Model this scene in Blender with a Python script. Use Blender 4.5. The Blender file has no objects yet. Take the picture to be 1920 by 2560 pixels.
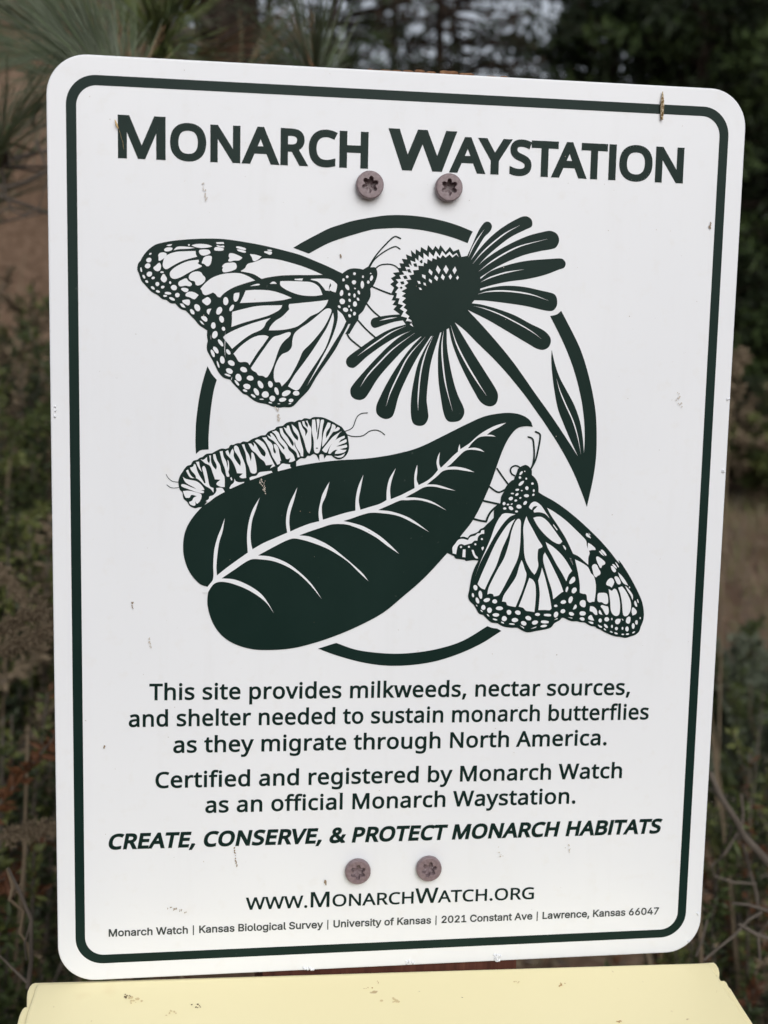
import bpy, bmesh, math, random
from math import sin, cos, pi, radians
from mathutils import Vector, Matrix, Euler, noise
from mathutils.geometry import tessellate_polygon

scene = bpy.context.scene
col = scene.collection
random.seed(7)

# ------------------------------------------------------------------ camera
SIGN = Vector((0.0, 0.0, 1.25))                 # centre of the sign face, facing -Y
CAM = SIGN + Vector((-0.06051247, -0.39660856, 0.05953992))
EUL = Euler((1.44636806, -0.02084339, -0.13471208), 'XYZ')
FPX = 3000.0                                     # focal length in pixels of a 1920 wide frame
cam_data = bpy.data.cameras.new('camera')
cam_data.sensor_fit = 'HORIZONTAL'; cam_data.sensor_width = 36.0
cam_data.lens = FPX / 1920.0 * 36.0
cam_data.clip_start = 0.02; cam_data.clip_end = 2000.0
cam_data.dof.use_dof = True; cam_data.dof.focus_distance = 0.405; cam_data.dof.aperture_fstop = 20.0
cam = bpy.data.objects.new('camera', cam_data); col.objects.link(cam)
cam.location = CAM; cam.rotation_euler = EUL
scene.camera = cam
RM = EUL.to_matrix()

# ------------------------------------------------------------------ sky, sun, exposure
SUN_EL, SUN_ROT = radians(58), radians(200)
world = bpy.data.worlds.new('World'); scene.world = world; world.use_nodes = True
wn = world.node_tree; bg = wn.nodes['Background']
sky = wn.nodes.new('ShaderNodeTexSky'); sky.sky_type = 'NISHITA'; sky.sun_disc = False
sky.sun_elevation = SUN_EL; sky.sun_rotation = SUN_ROT; sky.air_density = 1.0; sky.dust_density = 4.0
hs = wn.nodes.new('ShaderNodeHueSaturation'); hs.inputs['Saturation'].default_value = 0.35   # overcast: nearly grey
wn.links.new(sky.outputs[0], hs.inputs['Color']); wn.links.new(hs.outputs[0], bg.inputs['Color'])
bg.inputs['Strength'].default_value = 0.15
sun_d = bpy.data.lights.new('sun', 'SUN'); sun_d.energy = 1.0; sun_d.angle = radians(50); sun_d.color = (.885, .945, 1)
sun = bpy.data.objects.new('sun', sun_d); col.objects.link(sun)
sd = Vector((0.12, -0.80, 0.60)).normalized()      # direction towards the sun
sun.rotation_euler = sd.to_track_quat('Z', 'Y').to_euler()
sky.sun_elevation = math.asin(sd.z); sky.sun_rotation = math.atan2(sd.x, sd.y)
scene.view_settings.view_transform = 'Standard'; scene.view_settings.look = 'None'
scene.view_settings.gamma = 1.0; scene.view_settings.use_curve_mapping = False
scene.view_settings.exposure = -0.18

# ------------------------------------------------------------------ helpers
def ray(px, py):
    return RM @ Vector(((px - 960) / FPX, (1280 - py) / FPX, -1.0))
def at(px, py, Y):
    """the world point on the line of sight of photo pixel (px,py) that lies Y metres beyond the sign plane"""
    d = ray(px, py); return CAM + d * ((Y - CAM.y) / d.y)
def onsign(px, py):
    p = at(px, py, 0.0); return (p.x - SIGN.x, p.z - SIGN.z)

def mat(name, color, rough=0.7, spec=0.3, build=None, coat=0.0):
    m = bpy.data.materials.new(name); m.use_nodes = True
    nt = m.node_tree; b = nt.nodes['Principled BSDF']
    b.inputs['Base Color'].default_value = (*color, 1); b.inputs['Roughness'].default_value = rough
    b.inputs['Specular IOR Level'].default_value = spec; b.inputs['Coat Weight'].default_value = coat
    if build: build(nt, b)
    return m
def texco(nt, scale=(1, 1, 1)):
    t = nt.nodes.new('ShaderNodeTexCoord'); mp = nt.nodes.new('ShaderNodeMapping')
    mp.inputs['Scale'].default_value = scale; nt.links.new(t.outputs['Object'], mp.inputs['Vector']); return mp.outputs['Vector']
def nz(nt, vec, scale, detail=4, rough=.5):
    n = nt.nodes.new('ShaderNodeTexNoise'); n.inputs['Scale'].default_value = scale
    n.inputs['Detail'].default_value = detail; n.inputs['Roughness'].default_value = rough
    nt.links.new(vec, n.inputs['Vector']); return n.outputs['Fac']
def ramp(nt, fac, stops):
    r = nt.nodes.new('ShaderNodeValToRGB'); e = r.color_ramp.elements
    while len(e) < len(stops): e.new(0.5)
    for i, (p, c) in enumerate(stops):
        e[i].position = p; e[i].color = (*c, 1) if len(c) == 3 else c
    nt.links.new(fac, r.inputs['Fac']); return r.outputs['Color']
def bump(nt, b, h, strength=.3, dist=.001):
    bp = nt.nodes.new('ShaderNodeBump'); bp.inputs['Strength'].default_value = strength
    bp.inputs['Distance'].default_value = dist; nt.links.new(h, bp.inputs['Height'])
    nt.links.new(bp.outputs['Normal'], b.inputs['Normal'])
def mixc(nt, fac, a, b):
    m = nt.nodes.new('ShaderNodeMix'); m.data_type = 'RGBA'
    for s, v in ((m.inputs[6], a), (m.inputs[7], b)):
        if isinstance(v, tuple): s.default_value = (*v, 1)
        else: nt.links.new(v, s)
    if isinstance(fac, float): m.inputs[0].default_value = fac
    else: nt.links.new(fac, m.inputs[0])
    return m.outputs[2]

def obj(name, verts, faces, mats, parent=None, mi=None, smooth=False, loc=None):
    me = bpy.data.meshes.new(name); me.from_pydata(verts, [], faces)
    if not isinstance(mats, (list, tuple)): mats = [mats]
    for m in mats: me.materials.append(m)
    if mi: me.polygons.foreach_set('material_index', mi)
    if smooth: me.polygons.foreach_set('use_smooth', [True] * len(me.polygons))
    me.update()
    o = bpy.data.objects.new(name, me); col.objects.link(o)
    if loc is not None: o.location = loc
    if parent: o.parent = parent
    return o
def tag(o, label=None, cat=None, group=None, kind=None):
    for k, v in (('label', label), ('category', cat), ('group', group), ('kind', kind)):
        if v: o[k] = v
    return o
def empty(name, loc, label, cat, group=None):
    o = bpy.data.objects.new(name, None); col.objects.link(o); o.location = loc
    o.empty_display_size = .05
    return tag(o, label, cat, group)
def srgb(r, g, b):
    f = lambda v: ((v / 255 + .055) / 1.055) ** 2.4 if v > 10 else v / 255 / 12.92
    return (f(r), f(g), f(b))

# ------------------------------------------------------------------ materials
def m_white(nt, b):
    v = texco(nt)
    big = nz(nt, v, 9, 3); fine = nz(nt, v, 160, 5, .6); sp = nz(nt, v, 520, 2, .5)
    c = ramp(nt, big, [(.3, (.69, .71, .745)), (.7, (.73, .748, .778))])
    dirt = ramp(nt, fine, [(.56, (0, 0, 0)), (.75, (.35, .35, .35))])
    c = mixc(nt, dirt, c, (.66, .65, .63))
    spk = ramp(nt, sp, [(.765, (0, 0, 0)), (.80, (.7, .7, .7))])
    c = mixc(nt, spk, c, (.30, .27, .24))
    nt.links.new(c, b.inputs['Base Color'])
    r = ramp(nt, fine, [(.3, (.30, .30, .30)), (.7, (.42, .42, .42))]); nt.links.new(r, b.inputs['Roughness'])
    st = ramp(nt, nz(nt, texco(nt, (1, 1, .12)), 120, 4, .6), [(.55, (0, 0, 0)), (.85, (.25, .25, .25))])
    c2 = mixc(nt, st, c, (.62, .625, .63)); nt.links.new(c2, b.inputs['Base Color'])
    bump(nt, b, nz(nt, v, 45, 3), .08, .001)
M_WHITE = mat('white_enamel', (.8, .8, .8), .35, .45, m_white)
def m_green(nt, b):
    v = texco(nt)
    c = ramp(nt, nz(nt, v, 30, 5, .6), [(.3, (.0045, .0165, .0135)), (.7, (.0075, .0215, .0180))])
    scr = ramp(nt, nz(nt, v, 430, 3, .5), [(.71, (0, 0, 0)), (.78, (.25, .25, .25))])
    c = mixc(nt, scr, c, (.12, .14, .13))
    nt.links.new(c, b.inputs['Base Color'])
    bump(nt, b, nz(nt, v, 60, 3), .06, .001)
M_GREEN = mat('dark_green_ink', (.006, .019, .016), .34, .13, m_green)
M_SMALLINK = mat('charcoal_ink', (.035, .045, .045), .4, .4)
M_EDGE = mat('bare_aluminium', (.55, .5, .5), .35, .5); M_EDGE.node_tree.nodes['Principled BSDF'].inputs['Metallic'].default_value = .8
def m_screw(nt, b):
    v = texco(nt)
    c = ramp(nt, nz(nt, v, 900, 4, .6), [(.35, srgb(112, 96, 99)), (.65, srgb(130, 114, 118))])
    rust = ramp(nt, nz(nt, v, 260, 3), [(.66, (0, 0, 0)), (.72, (1, 1, 1))])
    c = mixc(nt, rust, c, srgb(140, 100, 72))
    nt.links.new(c, b.inputs['Base Color']); bump(nt, b, nz(nt, v, 1500, 3), .25, .0003)
M_SCREW = mat('painted_steel', srgb(140, 120, 125), .36, .5, m_screw)
def m_lid(nt, b):
    v = texco(nt)
    c = ramp(nt, nz(nt, v, 8, 3), [(.3, (.845, .76, .455)), (.7, (.86, .78, .48))])
    st = ramp(nt, nz(nt, v, 42, 3, .5), [(.66, (0, 0, 0)), (.78, (.45, .45, .45))])
    c = mixc(nt, st, c, (.72, .58, .31))
    sp = ramp(nt, nz(nt, v, 230, 2, .5), [(.74, (0, 0, 0)), (.78, (.8, .8, .8))])
    c = mixc(nt, sp, c, srgb(176, 150, 108))
    nt.links.new(c, b.inputs['Base Color']); bump(nt, b, nz(nt, v, 300, 3), .06, .0005)
M_LID = mat('cream_plastic', srgb(240, 228, 182), .42, .4, m_lid)
def m_post(nt, b):
    v = texco(nt, (1, 1, .06))
    c = ramp(nt, nz(nt, v, 160, 6, .65), [(.25, srgb(58, 34, 28)), (.55, srgb(96, 58, 47)), (.8, srgb(124, 82, 66))])
    nt.links.new(c, b.inputs['Base Color']); bump(nt, b, nz(nt, v, 260, 5), .7, .001)
M_POST = mat('stained_redwood', srgb(100, 60, 50), .8, .2, m_post)
def m_endgrain(nt, b):
    v = texco(nt, (1, .25, 1))
    c = ramp(nt, nz(nt, v, 420, 5, .6), [(.3, srgb(84, 58, 44)), (.5, srgb(124, 92, 68)), (.75, srgb(156, 124, 94))])
    nt.links.new(c, b.inputs['Base Color']); bump(nt, b, nz(nt, v, 700, 4), .6, .001)
M_ENDGRAIN = mat('weathered_end_grain', srgb(160, 110, 75), .9, .1, m_endgrain)
def m_dirt(nt, b):
    v = texco(nt)
    c = ramp(nt, nz(nt, v, 1.1, 6, .6), [(.3, (.13, .084, .057)), (.5, (.185, .124, .087)), (.72, (.235, .17, .125))])
    f = ramp(nt, nz(nt, v, 28, 5, .65), [(.35, (.5, .47, .43)), (.68, (1, 1, 1))])
    mu = nt.nodes.new('ShaderNodeMix'); mu.data_type = 'RGBA'; mu.blend_type = 'MULTIPLY'; mu.inputs[0].default_value = 1
    nt.links.new(c, mu.inputs[6]); nt.links.new(f, mu.inputs[7]); nt.links.new(mu.outputs[2], b.inputs['Base Color'])
    bump(nt, b, nz(nt, v, 20, 6), .6, .03)
M_DIRT = mat('brown_soil', (.17, .12, .09), .95, .1, m_dirt)
def m_bark(nt, b):
    v = texco(nt, (1, 1, .25))
    c = ramp(nt, nz(nt, v, 28, 5, .65), [(.3, (.012, .009, .007)), (.55, (.032, .023, .018)), (.8, (.075, .056, .044))])
    nt.links.new(c, b.inputs['Base Color']); bump(nt, b, nz(nt, v, 34, 5), 1, .02)
M_BARK = mat('pine_bark', (.05, .035, .028), .95, .1, m_bark)
def leafmat(name, a, c2, rough=.55, scale=9):
    def f(nt, b):
        v = texco(nt); c = ramp(nt, nz(nt, v, scale, 3), [(.3, a), (.7, c2)]); nt.links.new(c, b.inputs['Base Color'])
    m = mat(name, a, rough, .25, f); return m
M_NEEDLE = leafmat('pine_needle_green', (.040, .062, .024), (.088, .115, .055), .5, 14)
M_NEEDLE_B = leafmat('pine_needle_grey_green', (.060, .078, .046), (.125, .145, .095), .5, 14)
M_NEEDLE_Y = leafmat('young_pine_needle', (.085, .115, .025), (.14, .165, .05), .5, 14)
M_NEEDLE_D = leafmat('dead_pine_needle', (.15, .085, .045), (.25, .15, .09), .7, 14)
M_TWIG = leafmat('grey_twig', (.06, .05, .041), (.14, .118, .098), .85, 30)
M_DRY = leafmat('dry_tan_stem', (.12, .093, .06), (.215, .165, .11), .85, 30)
M_LEAF_A = leafmat('shrub_leaf_green', (.034, .048, .016), (.068, .086, .027), .5, 8)
M_LEAF_B = leafmat('shrub_leaf_yellow_green', (.078, .092, .026), (.125, .138, .044), .5, 8)
M_LEAF_C = leafmat('shrub_leaf_dark', (.017, .025, .010), (.032, .042, .017), .5, 8)
M_LEAF_R = leafmat('shrub_leaf_rust', (.06, .022, .012), (.13, .055, .02), .6, 8)
M_LEAF_S = leafmat('sage_leaf', (.09, .11, .075), (.15, .17, .12), .7, 8)
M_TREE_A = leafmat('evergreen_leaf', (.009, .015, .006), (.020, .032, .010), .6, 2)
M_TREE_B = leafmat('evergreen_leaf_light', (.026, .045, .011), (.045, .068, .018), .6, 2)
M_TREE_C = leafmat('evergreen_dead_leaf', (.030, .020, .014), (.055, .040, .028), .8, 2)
M_CASE = mat('insect_silk', srgb(176, 156, 118), .8, .2, lambda nt, b: nt.links.new(
    ramp(nt, nz(nt, texco(nt, (1, 1, .8)), 1500, 2), [(.4, srgb(105, 78, 38)), (.6, srgb(205, 192, 165))]), b.inputs['Base Color']))
M_HUSK = mat('straw_husk', srgb(196, 168, 120), .8, .2)
M_SOIL = mat('dry_dirt_mark', srgb(138, 122, 104), .95, .1)
M_SOILP = mat('pale_dirt_mark', srgb(186, 178, 168), .95, .1)

# ------------------------------------------------------------------ the lettering and the pictures of the sign
FR = dict(A=(320,560,4.1475),B=(480,760,4.1475),C=(640,560,4.1475),F=(940,520,3.318),J=(840,740,3.318),G=(940,580,5.53),
 H=(1100,740,3.318),R=(1340,840,4.915),K=(400,1020,5.53),L=(680,1000,5.53),N=(400,1140,3.318),P=(880,1000,3.318),
 Q=(460,1340,3.318),T=(1100,1140,5.53),S=(1110,1260,5.53),U=(1150,1380,5.53),V=(1340,1220,5.53),X=(1350,1400,5.53),
 M=(780,1540,3.318),W=(640,1050,13.825),Z=(0,0,1))
def smooth_pts(pts, closed=True):
    """pts: (x, y, is_corner); tangent-continuous curve through the points, sharp at the corners"""
    n = len(pts); out = []
    V = [Vector((p[0], p[1])) for p in pts]
    def tan(i):
        if not closed and (i == 0 or i == n - 1): return None
        if pts[i][2]: return None
        d = V[(i + 1) % n] - V[i - 1]
        return d.normalized() if d.length > 1e-9 else None
    for i in range(n if closed else n - 1):
        a, b = V[i], V[(i + 1) % n]; L = (b - a).length
        if L < 1e-9: continue
        ta, tb = tan(i), tan((i + 1) % n)
        if ta is None and tb is None:
            out.append(a); continue
        h1 = a + (ta * L / 3 if ta else (b - a) / 3); h2 = b - (tb * L / 3 if tb else (b - a) / 3)
        k = 3 if L < 12 else 5
        for j in range(k):
            t = j / k; u = 1 - t
            out.append(a * u**3 + h1 * 3*u*u*t + h2 * 3*u*t*t + b * t**3)
    if not closed: out.append(V[-1])
    return out
LV = (-.00005, -.00028, -.00036, -.00044)
PICTURES = [0]
class Print:
    def __init__(s, picture=False):
        s.v = []; s.f = []; s.mi = []; s.n = [0, 0, 0, 0]; s.y0 = -26e-6 * PICTURES[0] if picture else 0.0
        if picture: PICTURES[0] += 1
    def add(s, polys, lvl, mi, slot=None):
        """polys: list of contours in sign coordinates (metres)"""
        y = LV[lvl] - (s.n[lvl] * 1.2e-6 if lvl in (0, 3) else 0) + (s.y0 if lvl == 0 else s.y0 * .3 if lvl < 3 else 0)
        if slot is not None: y = LV[lvl] - slot * 2e-6
        else: s.n[lvl] += 1
        tris = tessellate_polygon([[Vector((p[0] * 1e5, p[1] * 1e5, 0)) for p in c] for c in polys])
        base = len(s.v)
        for c in polys:
            for p in c: s.v.append((p[0], y, p[1]))
        for t in tris:
            a, b, c = (Vector((s.v[base + i][0], s.v[base + i][2])) for i in t)
            ar = (b - a).cross(c - a)
            if abs(ar) < 1e-14: continue
            s.f.append(tuple(base + i for i in (t if ar > 0 else t[::-1]))); s.mi.append(mi)
    def build(s, name, parent, mats):
        return obj(name, s.v, s.f, mats, parent, s.mi)
def parse(tokens, fr='Z'):
    pts = []
    for t in tokens:
        if t in FR and ',' not in t: fr = t; continue
        c = t.endswith('c'); x, y = t.rstrip('c').split(',')
        ox, oy, s = FR[fr]; pts.append((float(x) / s + ox, float(y) / s + oy, c))
    return pts
def ribbon(pts, w0, taper):
    q = smooth_pts(pts, False); n = len(q); L = []; R = []
    for i, p in enumerate(q):
        d = (q[min(i + 1, n - 1)] - q[max(i - 1, 0)]).normalized(); nn = Vector((-d.y, d.x))
        t = i / (n - 1)
        w = w0 / 2 * (max(.06, min(1, 3.2 * min(t, 1 - t) + .0)) if taper else 1)
        L.append(p + nn * w); R.append(p - nn * w)
    if not taper:      # rounded ends
        for side, c, d in ((0, q[0], q[0] - q[1]), (1, q[-1], q[-1] - q[-2])):
            d = d.normalized(); e = c + d * w0 * .42
            (L.insert(0, e) if side == 0 else L.append(e))
    return L + R[::-1]
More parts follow.
